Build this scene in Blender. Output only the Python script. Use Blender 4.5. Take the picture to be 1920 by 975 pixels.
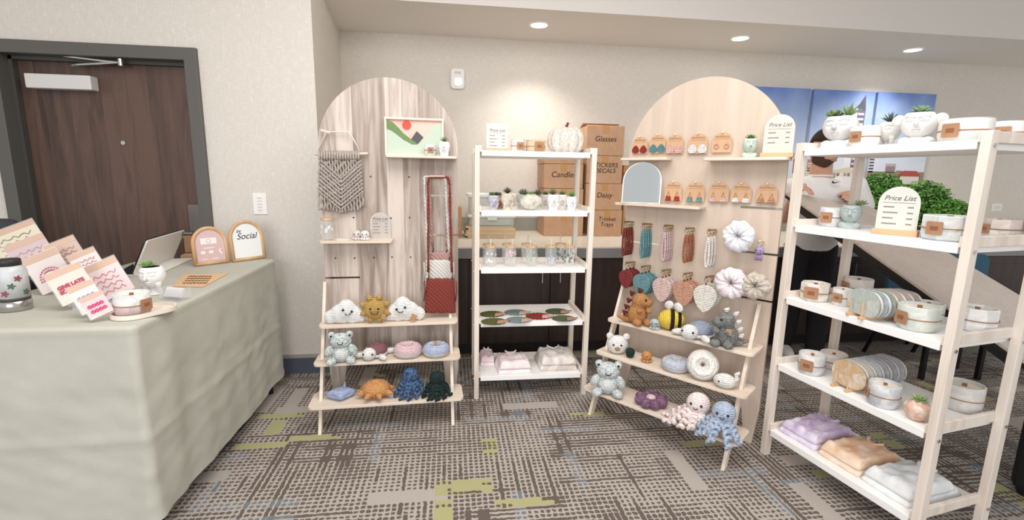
import bpy, bmesh, math, random
from mathutils import Vector, Matrix, noise
random.seed(7)
for o in list(bpy.data.objects): bpy.data.objects.remove(o)
S = bpy.context.scene
COL = S.collection
PI = math.pi

# ------------------------------------------------------------------ camera
F, CX, CY, H = 886.0, 960.0, 487.5, 1.4
def _basis():
    d = Vector((845-CX, 328-CY, F)).normalized()
    n = Vector((874-CX, 5480-CY, F)).normalized()
    n = (n - d*d.dot(n)).normalized()
    return n.cross(d), d, -n                      # world X, Y, Z in camera space (x right, y down, z forward)
BX, BY, BZ = _basis()
cam = bpy.data.objects.new('camera', bpy.data.cameras.new('camera'))
COL.objects.link(cam)
cam.data.sensor_width = 36; cam.data.lens = F/1920*36; cam.data.clip_start = .05
cam.matrix_world = Matrix(((BX.x, -BX.y, -BX.z, 0), (BY.x, -BY.y, -BY.z, 0), (BZ.x, -BZ.y, -BZ.z, H), (0, 0, 0, 1)))
S.camera = cam
# a pixel gives a direction; the point comes from the plane the thing touches
def ray(u, v):
    c = Vector((u-CX, v-CY, F)); return Vector((BX.dot(c), BY.dot(c), BZ.dot(c)))
def onz(u, v, z):
    r = ray(u, v); t = (z-H)/r.z; return Vector((r.x*t, r.y*t, z))
def ony(u, v, y):
    r = ray(u, v); t = y/r.y; return Vector((r.x*t, y, H+r.z*t))
def onpl(u, v, p, n):
    r = ray(u, v); c = Vector((0, 0, H)); return c + r*((p-c).dot(n)/n.dot(r))
FW = Vector((BX.z, BY.z, BZ.z))
def pxm(n, p): return n*(p-Vector((0, 0, H))).dot(FW)/F     # n pixels at point p, in metres

# ------------------------------------------------------------------ light
S.view_settings.view_transform = 'Standard'; S.view_settings.look = 'None'
S.view_settings.gamma = 1; S.view_settings.use_curve_mapping = False
S.view_settings.exposure = 0.56
w = bpy.data.worlds.new('daylight'); S.world = w; w.use_nodes = True
bg = w.node_tree.nodes['Background']; bg.inputs[0].default_value = (1, .99, .985, 1); bg.inputs[1].default_value = .5
def area(name, loc, target, sx, sy, power, color):
    l = bpy.data.lights.new(name, 'AREA'); l.shape = 'RECTANGLE'; l.size = sx; l.size_y = sy; l.energy = power; l.color = color
    o = bpy.data.objects.new(name, l); COL.objects.link(o); o.location = loc
    o.rotation_euler = (Vector(target)-Vector(loc)).to_track_quat('-Z', 'Y').to_euler(); return o
area('window_daylight', (-1.2, -3.2, 1.9), (.4, 3, .9), 3.0, 1.8, 80, (.95, .975, 1))
area('room_ceiling_light', (.3, 1.2, 2.85), (.4, 1.9, 0), 2.6, 1.6, 46, (1, .975, .95))
SOFZ, YB, YD, YC = 2.634, 4.6, 3.32, 3.5     # soffit height, back wall, door wall, cabinet front
def spot(loc, power, size=120):
    l = bpy.data.lights.new('downlight_beam', 'SPOT'); l.energy = power; l.spot_size = math.radians(size); l.spot_blend = .8; l.shadow_soft_size = .05; l.color = (1, .93, .82)
    o = bpy.data.objects.new('downlight_beam', l); COL.objects.link(o); o.location = loc; return o

# ------------------------------------------------------------------ materials
def lin(h):
    h = h.lstrip('#'); c = [int(h[i:i+2], 16)/255 for i in (0, 2, 4)]
    return tuple(x/12.92 if x <= .04045 else ((x+.055)/1.055)**2.4 for x in c) + (1,)
_M = {}
class NT:
    def __init__(s, m): s.t = m.node_tree; s.n = s.t.nodes; s.l = s.t.links
    def add(s, kind, **k):
        n = s.n.new('ShaderNode'+kind)
        for a, b in k.items(): setattr(n, a, b)
        return n
    def link(s, a, b): s.l.new(a, b)
    def math(s, op, a, b=None, c=None):
        n = s.add('Math', operation=op)
        for i, x in enumerate((a, b, c)):
            if x is None: continue
            if isinstance(x, (int, float)): n.inputs[i].default_value = x
            else: s.link(x, n.inputs[i])
        return n.outputs[0]
    def mix(s, f, a, b):
        n = s.add('Mix', data_type='RGBA')
        for i, x in ((0, f), (6, a), (7, b)):
            if isinstance(x, (int, float)): n.inputs[i].default_value = x
            elif isinstance(x, tuple): n.inputs[i].default_value = x
            else: s.link(x, n.inputs[i])
        return n.outputs[2]
    def ramp(s, f, stops):
        n = s.add('ValToRGB'); e = n.color_ramp.elements
        while len(e) < len(stops): e.new(.5)
        for x, (p, c) in zip(e, stops): x.position = p; x.color = c
        s.link(f, n.inputs[0]); return n.outputs[0]
def mat(col, rough=.6, tex=None, col2=None, metal=0, scale=1, bump=None, key=None):
    k = (col, rough, tex, col2, metal, scale, bump)
    if k in _M: return _M[k]
    m = bpy.data.materials.new((tex or 'plain')+'_'+col.strip('#')); m.use_nodes = True
    g = NT(m); p = g.n['Principled BSDF']
    c1 = lin(col); c2 = lin(col2) if col2 else tuple(x*.75 for x in c1[:3])+(1,)
    p.inputs['Base Color'].default_value = c1; p.inputs['Roughness'].default_value = rough; p.inputs['Metallic'].default_value = metal
    tc = g.add('TexCoord').outputs['Object']
    def mapped(sx, sy, sz):
        n = g.add('Mapping'); n.inputs['Scale'].default_value = (sx*scale, sy*scale, sz*scale); g.link(tc, n.inputs[0]); return n.outputs[0]
    def noi(vec, s, det=3, dist=0):
        n = g.add('TexNoise'); n.inputs['Scale'].default_value = s; n.inputs['Detail'].default_value = det; n.inputs['Distortion'].default_value = dist
        g.link(vec, n.inputs['Vector']); return n.outputs['Fac']
    def setbump(h, st, d=.01):
        b = g.add('Bump'); b.inputs['Strength'].default_value = st; b.inputs['Distance'].default_value = d
        g.link(h, b.inputs['Height']); g.link(b.outputs[0], p.inputs['Normal'])
    def setcol(f, lo=.35, hi=.65):
        g.link(g.ramp(f, ((lo, c1), (hi, c2)) if lo < hi else ((hi, c2), (lo, c1))), p.inputs['Base Color'])
    if tex == 'knit':
        wv = g.add('TexWave', bands_direction='Z'); wv.inputs['Scale'].default_value = 34*scale; wv.inputs['Distortion'].default_value = 2.5; wv.inputs['Detail Scale'].default_value = 4
        g.link(tc, wv.inputs['Vector']); vo = g.add('TexVoronoi'); vo.inputs['Scale'].default_value = 120*scale; g.link(tc, vo.inputs['Vector'])
        h = g.math('ADD', wv.outputs['Fac'], g.math('MULTIPLY', vo.outputs['Distance'], .9))
        setbump(h, .6, .008)
        setcol(g.math('MULTIPLY', h, noi(mapped(1, 1, 1), 60)), .7, .15) if not col2 else setcol(noi(mapped(1, 1, 1), 70, 2), .4, .62)
    elif tex == 'fuzzy':
        h = noi(mapped(1, 1, 1), 150, 4); setbump(h, .8, .01); setcol(noi(mapped(1, 1, 1), 80, 3), .35, .65)
    elif tex == 'wood':
        v = mapped(9, 9, .8); f = noi(v, 1.3, 5, 1.4); setcol(f, .38, .66); setbump(noi(mapped(60, 60, 4), 3), .08)
    elif tex == 'woodx':
        v = mapped(.8, 9, 9); f = noi(v, 1.3, 5, 1.0); setcol(f, .38, .66)
    elif tex == 'plank':
        v = mapped(1, 1, 1); sx = g.add('SeparateXYZ'); g.link(v, sx.inputs[0])
        st = g.math('FLOOR', g.math('MULTIPLY', sx.outputs[0], 11)); wn = g.add('TexWhiteNoise', noise_dimensions='1D'); g.link(st, wn.inputs['W'])
        v2 = g.add('Mapping'); v2.inputs['Scale'].default_value = (12, 12, 1.0); g.link(tc, v2.inputs[0])
        off = g.add('VectorMath', operation='ADD'); g.link(v2.outputs[0], off.inputs[0]); g.link(wn.outputs['Color'], off.inputs[1])
        f = noi(off.outputs[0], 1.6, 5, 1.6)
        f2 = g.math('ADD', g.math('MULTIPLY', f, .75), g.math('MULTIPLY', wn.outputs[0], .26)); setcol(f2, .36, .72)
    elif tex == 'fabric':
        f = noi(mapped(1, 1, 1), 300, 2); setbump(f, .25, .004); setcol(noi(mapped(1, 1, 1), 5, 3), .3, .7)
    elif tex == 'weave':
        a = noi(mapped(260, 260, 22), 1, 2); b = noi(mapped(22, 22, 260), 1, 2); f = g.math('ADD', a, b)
        setbump(f, .18, .004); setcol(f, .8, 1.2)
    elif tex == 'tie':
        f = noi(mapped(1, 1, 1), 7, 4, .8); setcol(f, .4, .6); setbump(noi(mapped(1, 1, 1), 9, 3), .25, .02)
    elif tex == 'speckle':
        f = noi(mapped(1, 1, 1), 22, 4, 1.2); setcol(f, .45, .68); setbump(noi(mapped(1, 1, 1), 200), .06)
    elif tex == 'card':
        setcol(noi(mapped(1, 1, 1), 14, 4), .3, .8)
    elif tex == 'braid':
        wv = g.add('TexWave', bands_direction='DIAGONAL'); wv.inputs['Scale'].default_value = 26*scale; wv.inputs['Distortion'].default_value = .6
        g.link(tc, wv.inputs['Vector']); setbump(wv.outputs['Fac'], .5, .005); setcol(wv.outputs['Fac'], .9, .0)
    elif tex == 'clear':
        p.inputs['Alpha'].default_value = scale; p.inputs['Roughness'].default_value = rough
        p.inputs['Specular IOR Level'].default_value = .6
    _M[k] = m; return m
def clear(col, alpha, rough=.08): return mat(col, rough, 'clear', scale=alpha)

# ------------------------------------------------------------------ mesh building
class MB:
    def __init__(s): s.v = []; s.f = []
    def add(s, vs, fs, mx=None):
        b = len(s.v); s.v += [tuple(mx @ Vector(p)) if mx else tuple(p) for p in vs]; s.f += [tuple(i+b for i in q) for q in fs]; return s
    def box(s, x0, x1, y0, y1, z0, z1, mx=None):
        return s.add([(x, y, z) for x in (x0, x1) for y in (y0, y1) for z in (z0, z1)], [(0, 1, 3, 2), (4, 6, 7, 5), (0, 4, 5, 1), (2, 3, 7, 6), (0, 2, 6, 4), (1, 5, 7, 3)], mx)
    def cyl(s, p0, p1, r0, r1=None, n=12, cap=True):
        r1 = r0 if r1 is None else r1; p0 = Vector(p0); p1 = Vector(p1); d = (p1-p0).normalized()
        a = d.orthogonal().normalized(); b = d.cross(a); vs = []
        for p, r in ((p0, r0), (p1, r1)):
            vs += [p+(a*math.cos(2*PI*i/n)+b*math.sin(2*PI*i/n))*r for i in range(n)]
        fs = [(i, (i+1) % n, n+(i+1) % n, n+i) for i in range(n)]
        if cap: fs += [tuple(range(n))[::-1], tuple(range(n, 2*n))]
        return s.add(vs, fs)
    def tube(s, path, r, n=8, closed=False):
        P = [Vector(p) for p in path]; m = len(P); vs = []; prev = None
        for i, p in enumerate(P):
            t = (P[(i+1) % m]-P[i-1]) if closed else (P[min(i+1, m-1)]-P[max(i-1, 0)])
            t = t.normalized() if t.length > 1e-9 else Vector((0, 0, 1))
            a = (prev - t*prev.dot(t)) if prev else t.orthogonal()
            a = a.normalized() if a.length > 1e-6 else t.orthogonal().normalized()
            prev = a; b = t.cross(a); rr = r(i/(m-1)) if callable(r) else r
            vs += [p+(a*math.cos(2*PI*k/n)+b*math.sin(2*PI*k/n))*rr for k in range(n)]
        fs = []
        for i in range(m if closed else m-1):
            j = (i+1) % m; fs += [(i*n+k, i*n+(k+1) % n, j*n+(k+1) % n, j*n+k) for k in range(n)]
        if not closed: fs += [tuple(range(n))[::-1], tuple(range((m-1)*n, m*n))]
        return s.add(vs, fs)
    def ball(s, c, r, nu=20, nv=14, fn=None, mx=None):
        r = (r, r, r) if isinstance(r, (int, float)) else r; c = Vector(c); vs = []; fs = []
        for j in range(nv+1):
            th = PI*j/nv
            for i in range(nu):
                ph = 2*PI*i/nu; d = Vector((math.sin(th)*math.cos(ph), math.sin(th)*math.sin(ph), math.cos(th)))
                k = fn(d) if fn else 1
                vs.append(c+Vector((d.x*r[0]*k, d.y*r[1]*k, d.z*r[2]*k)))
        for j in range(nv):
            for i in range(nu):
                a, b2 = j*nu+i, j*nu+(i+1) % nu; fs.append((a, a+nu, b2+nu, b2))
        return s.add(vs, fs, mx)
    def lathe(s, prof, n=24, c=(0, 0, 0), sq=None):
        vs = []; fs = []
        for r, z in prof:
            for i in range(n):
                a = 2*PI*i/n; k = 1
                if sq: k = 1/max(abs(math.cos(((a+PI/sq) % (2*PI/sq))-PI/sq)), .5)*.97
                vs.append((c[0]+r*k*math.cos(a), c[1]+r*k*math.sin(a), c[2]+z))
        for j in range(len(prof)-1):
            fs += [(j*n+i, j*n+(i+1) % n, (j+1)*n+(i+1) % n, (j+1)*n+i) for i in range(n)]
        fs += [tuple(range(n))[::-1], tuple(range((len(prof)-1)*n, len(prof)*n))]
        return s.add(vs, fs)
    def prism(s, poly, a0, a1, axis='y', mx=None):      # poly in the two other axes
        n = len(poly); vs = []
        for a in (a0, a1):
            for p, q in poly: vs.append({'y': (p, a, q), 'z': (p, q, a), 'x': (a, p, q)}[axis])
        fs = [tuple(range(n)), tuple(range(n, 2*n))[::-1]] + [(i, i+n, (i+1) % n+n, (i+1) % n) for i in range(n)]
        return s.add(vs, fs, mx)
    def torus(s, c, R, r, nu=32, nv=14, axis='z', fn=None, v0=0, v1=2*PI, sz=1):
        full = abs(v1-v0-2*PI) < 1e-6; m = nv if full else nv+1; vs = []; fs = []
        for i in range(nu):
            a = 2*PI*i/nu
            for j in range(m):
                b = v0+(v1-v0)*j/nv; k = fn(a, b) if fn else 1
                x, y, z = (R+r*k*math.cos(b))*math.cos(a), (R+r*k*math.cos(b))*math.sin(a), r*k*math.sin(b)*sz
                if axis == 'y': x, y, z = x, z, y
                vs.append((c[0]+x, c[1]+y, c[2]+z))
        for i in range(nu):
            for j in range(nv if full else nv):
                p, q = i*m+j, ((i+1) % nu)*m+j; p2, q2 = i*m+(j+1) % m, ((i+1) % nu)*m+(j+1) % m
                fs.append((p, q, q2, p2))
        return s.add(vs, fs)
    def build(s, name, m, parent=None, smooth=False, bevel=0, remesh=0, subd=0, solid=0):
        me = bpy.data.meshes.new(name); me.from_pydata(s.v, [], s.f); me.update()
        bm = bmesh.new(); bm.from_mesh(me); bmesh.ops.recalc_face_normals(bm, faces=bm.faces)
        bm.to_mesh(me); bm.free()
        if smooth: me.polygons.foreach_set('use_smooth', [True]*len(me.polygons))
        me.materials.append(m); o = bpy.data.objects.new(name, me); COL.objects.link(o)
        if parent: o.parent = parent
        if remesh: r = o.modifiers.new('r', 'REMESH'); r.mode = 'VOXEL'; r.voxel_size = remesh; r.use_smooth_shade = True; sm = o.modifiers.new('s', 'SMOOTH'); sm.iterations = 6
        if solid: q = o.modifiers.new('t', 'SOLIDIFY'); q.thickness = solid; q.offset = 0
        if bevel: b = o.modifiers.new('b', 'BEVEL'); b.width = bevel; b.segments = 2; b.limit_method = 'ANGLE'
        if subd: q = o.modifiers.new('u', 'SUBSURF'); q.levels = q.render_levels = subd
        return o
def tag(o, label, cat, group=None):
    o['label'] = label; o['category'] = cat
    if group: o['group'] = group
    return o
def thing(name, label, cat, loc=(0, 0, 0), rz=0, group=None, mx=None):
    o = bpy.data.objects.new(name, None); COL.objects.link(o); o.empty_display_size = .03
    if mx: o.matrix_world = mx
    else: o.location = loc; o.rotation_euler = (0, 0, rz)
    return tag(o, label, cat, group)
def struct(o): o['kind'] = 'structure'; return o
def copy_tree(o, parent=None):
    c = o.copy(); COL.objects.link(c); c.parent = parent
    for ch in [x for x in bpy.data.objects if x.parent == o]: copy_tree(ch, c)
    return c
def text(body, size, m, parent, mx, name='lettering', bold=0, align='CENTER', sx=1, shear=0):
    cu = bpy.data.curves.new('t', 'FONT'); cu.body = body; cu.size = size; cu.align_x = align; cu.align_y = 'CENTER'; cu.offset = bold; cu.extrude = .0002; cu.shear = shear; cu.space_line = .9
    o = bpy.data.objects.new('t', cu); COL.objects.link(o); dg = bpy.context.evaluated_depsgraph_get(); dg.update()
    me = bpy.data.meshes.new_from_object(o.evaluated_get(dg)); bpy.data.objects.remove(o)
    me.transform(mx @ Matrix.Diagonal((sx, 1, 1, 1))); me.materials.clear(); me.materials.append(m)
    r = bpy.data.objects.new(name, me); COL.objects.link(r); r.parent = parent; return r
FACE = Matrix.Rotation(PI/2, 4, 'X')              # text lying in xy -> standing, read from -y
def T(*a): return Matrix.Translation(Vector(a))
def R(ax, a): return Matrix.Rotation(a, 4, ax)
def arch(w, h, n=14):                             # arch outline, base at z = 0
    r = w/2; return [(-r, 0), (r, 0)] + [(r*math.cos(PI*i/n), h-r+r*math.sin(PI*i/n)) for i in range(n+1)]
def arc(w, h, rc, n=6):                           # rounded rectangle centred on origin
    o = []
    for cx, cy, a in ((w/2-rc, h/2-rc, 0), (-w/2+rc, h/2-rc, PI/2), (-w/2+rc, -h/2+rc, PI), (w/2-rc, -h/2+rc, 1.5*PI)):
        o += [(cx+rc*math.cos(a+PI/2*i/n), cy+rc*math.sin(a+PI/2*i/n)) for i in range(n+1)]
    return o
INK = mat('3a302b', .7); WHITE = mat('f4f2ef', .5); BLACK = mat('141414', .4); BLKEYE = mat('0b0b0b', .15)
PLY = mat('e8dacb', .55, 'woodx', 'd9c6b2'); KRAFT = mat('c9a283', .8, 'card', 'bc9474'); STEEL = mat('c9c9c7', .25, metal=1)
RACKW = mat('f6f4f2', .45); RACKWOOD = mat('e9dfd4', .6, 'wood', 'd8c9ba'); BAMBOO = mat('d9b48c', .5, 'wood', 'c89d70')

# ------------------------------------------------------------------ room shell
def carpet():
    m = bpy.data.materials.new('carpet_pattern'); m.use_nodes = True; g = NT(m); p = g.n['Principled BSDF']; p.inputs['Roughness'].default_value = .95
    tc = g.add('TexCoord').outputs['Object']; ns = g.add('TexNoise'); ns.inputs['Scale'].default_value = 55; g.link(tc, ns.inputs['Vector'])
    wob = g.add('VectorMath', operation='SCALE'); wob.inputs['Scale'].default_value = .017; sub = g.add('VectorMath', operation='SUBTRACT'); sub.inputs[1].default_value = (.5, .5, .5)
    g.link(ns.outputs['Color'], sub.inputs[0]); g.link(sub.outputs[0], wob.inputs[0]); ad = g.add('VectorMath', operation='ADD'); g.link(tc, ad.inputs[0]); g.link(wob.outputs[0], ad.inputs[1])
    sp = g.add('SeparateXYZ'); g.link(ad.outputs[0], sp.inputs[0]); X, Y = sp.outputs[0], sp.outputs[1]
    P = .026
    u, v = g.math('DIVIDE', X, P), g.math('DIVIDE', Y, P)
    fu = g.math('ABSOLUTE', g.math('SUBTRACT', g.math('FRACT', u), .5)); fv = g.math('ABSOLUTE', g.math('SUBTRACT', g.math('FRACT', v), .5))
    cu, cv = g.math('FLOOR', u), g.math('FLOOR', v)
    def block(a, b, seed):
        c = g.add('CombineXYZ'); g.link(g.math('FLOOR', g.math('DIVIDE', g.math('ADD', cu, seed*3.0), a)), c.inputs[0]); g.link(g.math('FLOOR', g.math('DIVIDE', g.math('ADD', cv, seed*5.0), b)), c.inputs[1]); c.inputs[2].default_value = seed
        n = g.add('TexWhiteNoise', noise_dimensions='3D'); g.link(c.outputs[0], n.inputs['Vector']); return n.outputs['Value']
    lt = lambda a, b: g.math('LESS_THAN', a, b); gt = lambda a, b: g.math('GREATER_THAN', a, b)
    mx = lambda a, b: g.math('MAXIMUM', a, b); mul = lambda a, b: g.math('MULTIPLY', a, b)
    rowd = g.math('ADD', mul(block(13, 1, 1), .7), mul(block(13, 9, 2), .3)); cold = g.math('ADD', mul(block(1, 14, 3), .7), mul(block(8, 14, 4), .3))
    hl = mul(gt(rowd, .56), gt(block(17, 11, 5), .38)); vl = mul(gt(cold, .62), gt(block(9, 16, 6), .45))
    rx = g.math('ADD', mul(hl, .35), g.math('ADD', .27, mul(block(7, 6, 7), .17))); ry = g.math('ADD', mul(vl, .35), g.math('ADD', .27, mul(block(9, 5, 8), .16)))
    du, dv = g.math('DIVIDE', fu, rx), g.math('DIVIDE', fv, ry)
    d = g.math('POWER', g.math('ADD', g.math('POWER', du, 3.0), g.math('POWER', dv, 3.0)), .333)
    dot = lt(d, 1.0)
    blank = mx(gt(block(13, 3, 9), .965), gt(block(3, 12, 10), .975)); dot = mul(dot, g.math('SUBTRACT', 1.0, blank))
    yel = mx(gt(block(10, 2, 11), .978), gt(block(3, 6, 12), .982)); blu = mul(mx(gt(block(14, 2, 13), .935), gt(block(2, 11, 14), .95)), dot)
    n2 = g.add('TexNoise'); n2.inputs['Scale'].default_value = 400; g.link(tc, n2.inputs['Vector'])
    c = g.mix(dot, lin('b9b0a8'), lin('5a4d45')); c = g.mix(blu, c, lin('6d7780')); c = g.mix(mul(yel, g.math('SUBTRACT', 1.0, mul(dot, lt(block(5, 1, 15), .25)))), c, lin('b3b07c'))
    c = g.mix(mul(n2.outputs['Fac'], .35), c, lin('8a8178')); g.link(c, p.inputs['Base Color'])
    b = g.add('Bump'); b.inputs['Strength'].default_value = .5; b.inputs['Distance'].default_value = .004
    g.link(g.math('SUBTRACT', n2.outputs['Fac'], mul(dot, .5)), b.inputs['Height']); g.link(b.outputs[0], p.inputs['Normal'])
    return m
WALL = mat('e5dfd8', .85, 'weave', 'dad3ca'); CEIL = mat('e4dfd9', .9); FRAME = mat('5d5b56', .5); NAVY = mat('525a66', .5)
XL = -.86                                            # end of the door wall
struct(MB().box(-4.5, 7, -4, YB+.1, -.06, 0).build('floor', carpet()))
struct(MB().prism([(-4.5, YD), (-2.72, YD), (-2.72, YD+.16), (-4.5, YD+.16)], 0, 3.2, 'z').build('wall_left', WALL))
wl = bpy.data.objects['wall_left']
dz, dx0, dx1 = 2.14, -2.72, -1.545
o = MB().prism([(dx1, YD), (XL, YD), (-.965, YB), (-1.2, YB), (-1.2, YD+.16), (dx1, YD+.16)], 0, 3.2, 'z').build('wall_return', WALL); struct(o)
struct(MB().box(dx0, dx1, YD, YD+.16, dz, 3.2).build('wall_header', WALL))
struct(MB().box(-1.2, 7, YB, YB+.1, 0, 3.2).build('wall_back', WALL))
struct(MB().box(-.97, 7, 3.76, YB, SOFZ, 3.2).build('ceiling_soffit', CEIL))
struct(MB().box(-4.5, 7, .2, YB+.1, 3.2, 3.26).build('ceiling', CEIL))
bb = MB().box(dx1, XL+.012, YD-.014, YD, 0, .115).prism([(XL, YD-.014), (XL+.014, YD-.014), (-.951, YB), (-.965, YB)], 0, .115, 'z').build('baseboard_left', NAVY); struct(bb)
MB().box(dx1, XL+.012, YD-.009, YD, .115, .14).build('cap_rail', mat('a8a39b', .5), bb)
# door
d1 = struct(bpy.data.objects.new('door_1', None)); COL.objects.link(d1)
fw = .075
MB().prism([(dx0, 0), (dx0+fw, 0), (dx0+fw, dz-fw), (dx1-fw, dz-fw), (dx1-fw, 0), (dx1, 0), (dx1, dz), (dx0, dz)], YD-.025, YD+.12).build('door_frame', FRAME, d1, bevel=.004)
MB().box(dx0+fw, dx0+fw+.02, YD+.06, YD+.12, 0, dz-fw).box(dx1-fw-.02, dx1-fw, YD+.06, YD+.12, 0, dz-fw).box(dx0+fw, dx1-fw, YD+.06, YD+.12, dz-fw-.02, dz-fw).build('door_stop', mat('4c4a46', .5), d1)
lf = MB().box(dx0+fw+.004, dx1-fw-.004, YD+.1, YD+.14, .006, dz-fw-.004).build('door_leaf', mat('644c40', .45, 'plank', '412f28'), d1)
a, b = ony(48, 150, YD+.04), ony(172, 155, YD+.04)
MB().box(a.x, b.x, YD+.03, YD+.1, a.z-.045, a.z+.04).build('door_closer', mat('dcd9d6', .4), lf, bevel=.006)
e0, e1, e2 = ony(88, 101, YD+.05), ony(226, 117, YD+.0), ony(135, 122, YD+.05)
MB().tube([e0, e1], .009).tube([e1, e2+Vector((.03, 0, .005)), e2], .008).cyl(e1-Vector((0, 0, .02)), e1+Vector((0, 0, .02)), .014).box(e0.x-.03, e0.x+.03, e0.y, YD+.09, e0.z-.015, e0.z+.02).build('closer_arm', STEEL, lf)
pp = ony(232, 268, YD+.1); MB().cyl(pp, pp-Vector((0, .008, 0)), .013, n=16).build('peephole', STEEL, lf)
k = ony(367, 402, YD+.08); MB().box(k.x-.035, k.x+.035, YD+.06, YD+.1, k.z-.16, k.z+.07).build('card_lock', mat('8f8a84', .3, metal=1), lf, bevel=.006)
MB().tube([(k.x, YD+.06, k.z-.12), (k.x, YD+.02, k.z-.12), (k.x-.12, YD+.02, k.z-.12)], .009).build('lever', STEEL, lf)
# wall fittings
k = ony(488, 382, YD); t = thing('light_switch', 'white rectangular light switch plate on the wall beside the brown door', 'switch', k)
MB().box(-.043, .043, -.008, 0, -.07, .07).build('plate', WHITE, t, bevel=.003)
for i in range(5): MB().box(-.014, .014, -.011, -.007, -.046+i*.02, -.036+i*.02).build('button', mat('dddbd8', .4), t)
k = ony(858, 149, YB); t = thing('fire_alarm', 'white fire alarm strobe box mounted high on the back wall', 'alarm', k)
MB().prism(arc(.125, .175, .03), -.05, 0).build('housing', WHITE, t, bevel=.008)
MB().prism(arc(.07, .07, .02), -.062, -.05, mx=T(.005, 0, -.03)).build('strobe_lens', mat('b9b9b9', .15, metal=.6), t)
MB().box(-.03, .03, -.054, -.05, .04, .06).build('sounder_grille', mat('cfcfcf', .5), t)
k = ony(1868, 389, YB); t = thing('wall_outlet', 'white wall outlet plate above the counter backsplash', 'outlet', k)
MB().box(-.065, .065, -.008, 0, -.042, .042).build('plate', WHITE, t, bevel=.003)
MB().box(-.04, -.008, -.011, -.008, -.02, .02).box(.008, .04, -.011, -.008, -.02, .02).build('socket', mat('e2e0dd', .4), t)
for i, (u, v) in enumerate(((1011, 46), (1388, 71), (1712, 93))):
    k = onz(u, v, SOFZ); k.y = max(k.y, 4.1)
    t = thing('downlight', 'round recessed downlight in the soffit, ' + ('above the pumpkin rack' if i == 0 else 'above the plain arched board' if i == 1 else 'above the skyline canvases'), 'light', k)
    MB().torus((0, 0, 0), .075, .011, 32, 8).build('trim_ring', WHITE, t, smooth=True)
    e = bpy.data.materials.new('lamp_glow'); e.use_nodes = True; e.node_tree.nodes['Principled BSDF'].inputs['Emission Color'].default_value = (1, .95, .86, 1); e.node_tree.nodes['Principled BSDF'].inputs['Emission Strength'].default_value = 9
    MB().cyl((0, 0, -.001), (0, 0, .004), .07, n=28).build('lamp', e, t); spot((k.x, k.y, SOFZ-.02), 34)
# counter along the back wall
CT = .872
cab = thing('base_cabinet', 'dark espresso base cabinet run under the pale counter along the back wall', 'cabinet', (0, 0, 0))
DK = mat('3a2a24', .4, 'wood', '2b1f1b')
MB().box(-.86, 6.99, YC+.03, YB-.003, .1, CT-.085).build('body', DK, cab); MB().box(-.85, 6.99, YC+.09, YB-.003, 0, .1).build('toe_kick', mat('17110f', .6), cab)
x = ony(1032, 540, YC).x-.63*2; i = 1
while x < 6.6:
    dr = MB().box(x+.004, x+.626, YC+.01, YC+.032, .11, CT-.09).box(x+.07, x+.56, YC+.006, YC+.012, .17, CT-.16).build('door', DK, cab, bevel=.003)
    hx = x+.56 if i % 2 == 0 else x+.07
    MB().tube([(hx, YC+.006, .60), (hx, YC-.025, .60), (hx, YC-.025, .73), (hx, YC+.006, .73)], .006).build('handle', STEEL, dr)
    x += .63; i += 1
ct = thing('countertop', 'pale cream countertop with grey edge and grey backsplash on the dark cabinets', 'countertop')
MB().box(-.86, 6.99, YC-.01, YB-.003, CT-.01, CT).build('surface', mat('e6dfd2', .35, 'speckle', 'ddd4c5'), ct)
MB().box(-.86, 6.99, YC-.012, YB-.003, CT-.085, CT-.01).build('edge_band', mat('8b8a88', .5), ct)
MB().box(-.86, 6.99, YB-.03, YB-.003, CT, CT+.13).build('backsplash', mat('9c9a94', .5), ct)

# ------------------------------------------------------------------ frames of the furniture
class Fr:                                             # local frame: x right along the front, y into the depth, z up
    def __init__(s, a, ang): s.a = Vector((a[0], a[1], 0)); s.ang = ang; s.d = Vector((math.cos(ang), math.sin(ang), 0)); s.n = Vector((-math.sin(ang), math.cos(ang), 0))
    def w(s, x, y, z): return s.a+s.d*x+s.n*y+Vector((0, 0, z))
    def at(s, u, v, y): return onpl(u, v, s.a+s.n*y, s.n)             # pixel on the vertical plane at depth y
    def loc(s, p): q = p-s.a; return q.dot(s.d), q.dot(s.n), q.z
SL = Fr((-.713, 2.486), math.atan2(.033, .717)); SR = Fr((.828, 2.551), math.atan2(-.595, .496))
RM = Fr((.154, 2.823), -.006); RR = Fr((1.615, 2.059), math.atan2(-.691, .122))
SHELF = (.15, .505, .845, 1.195, 1.545)

def rack(fr, label, W=.70, D=.374):
    t = thing('display_rack', label, 'rack', fr.w(W/2, D/2, 0), fr.ang)
    p = .015
    for sx in (-1, 1):
        for sy in (-1, 1):
            cx, cy = sx*W/2, sy*D/2
            MB().box(cx-p, cx+p, cy-p-.004, cy+p+.004, 0, 1.572).build('post', RACKWOOD, t, bevel=.002)
        for z in SHELF:
            br = MB().box(sx*(W/2-.017)-.009, sx*(W/2-.017)+.009, -D/2-.012, D/2+.012, z-.01, z+.028).build('side_rail', RACKWOOD, t, bevel=.002)
            for sy in (-1, 1):
                MB().cyl((sx*(W/2+p), sy*D/2, z-.02), (sx*(W/2+p+.004), sy*D/2, z-.02), .007, n=10).build('bolt', STEEL, br)
    for z in SHELF: MB().box(-W/2+p+.011, W/2-p-.011, -D/2-.012, D/2+.012, z-.032, z).build('shelf', RACKW, t, bevel=.002)
    return t
rack(RM, 'white five-tier display rack between the two arched boards, with the white pumpkin on top')
rack(RR, 'white five-tier display rack of candles and trays beside the plain arched board')

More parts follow.
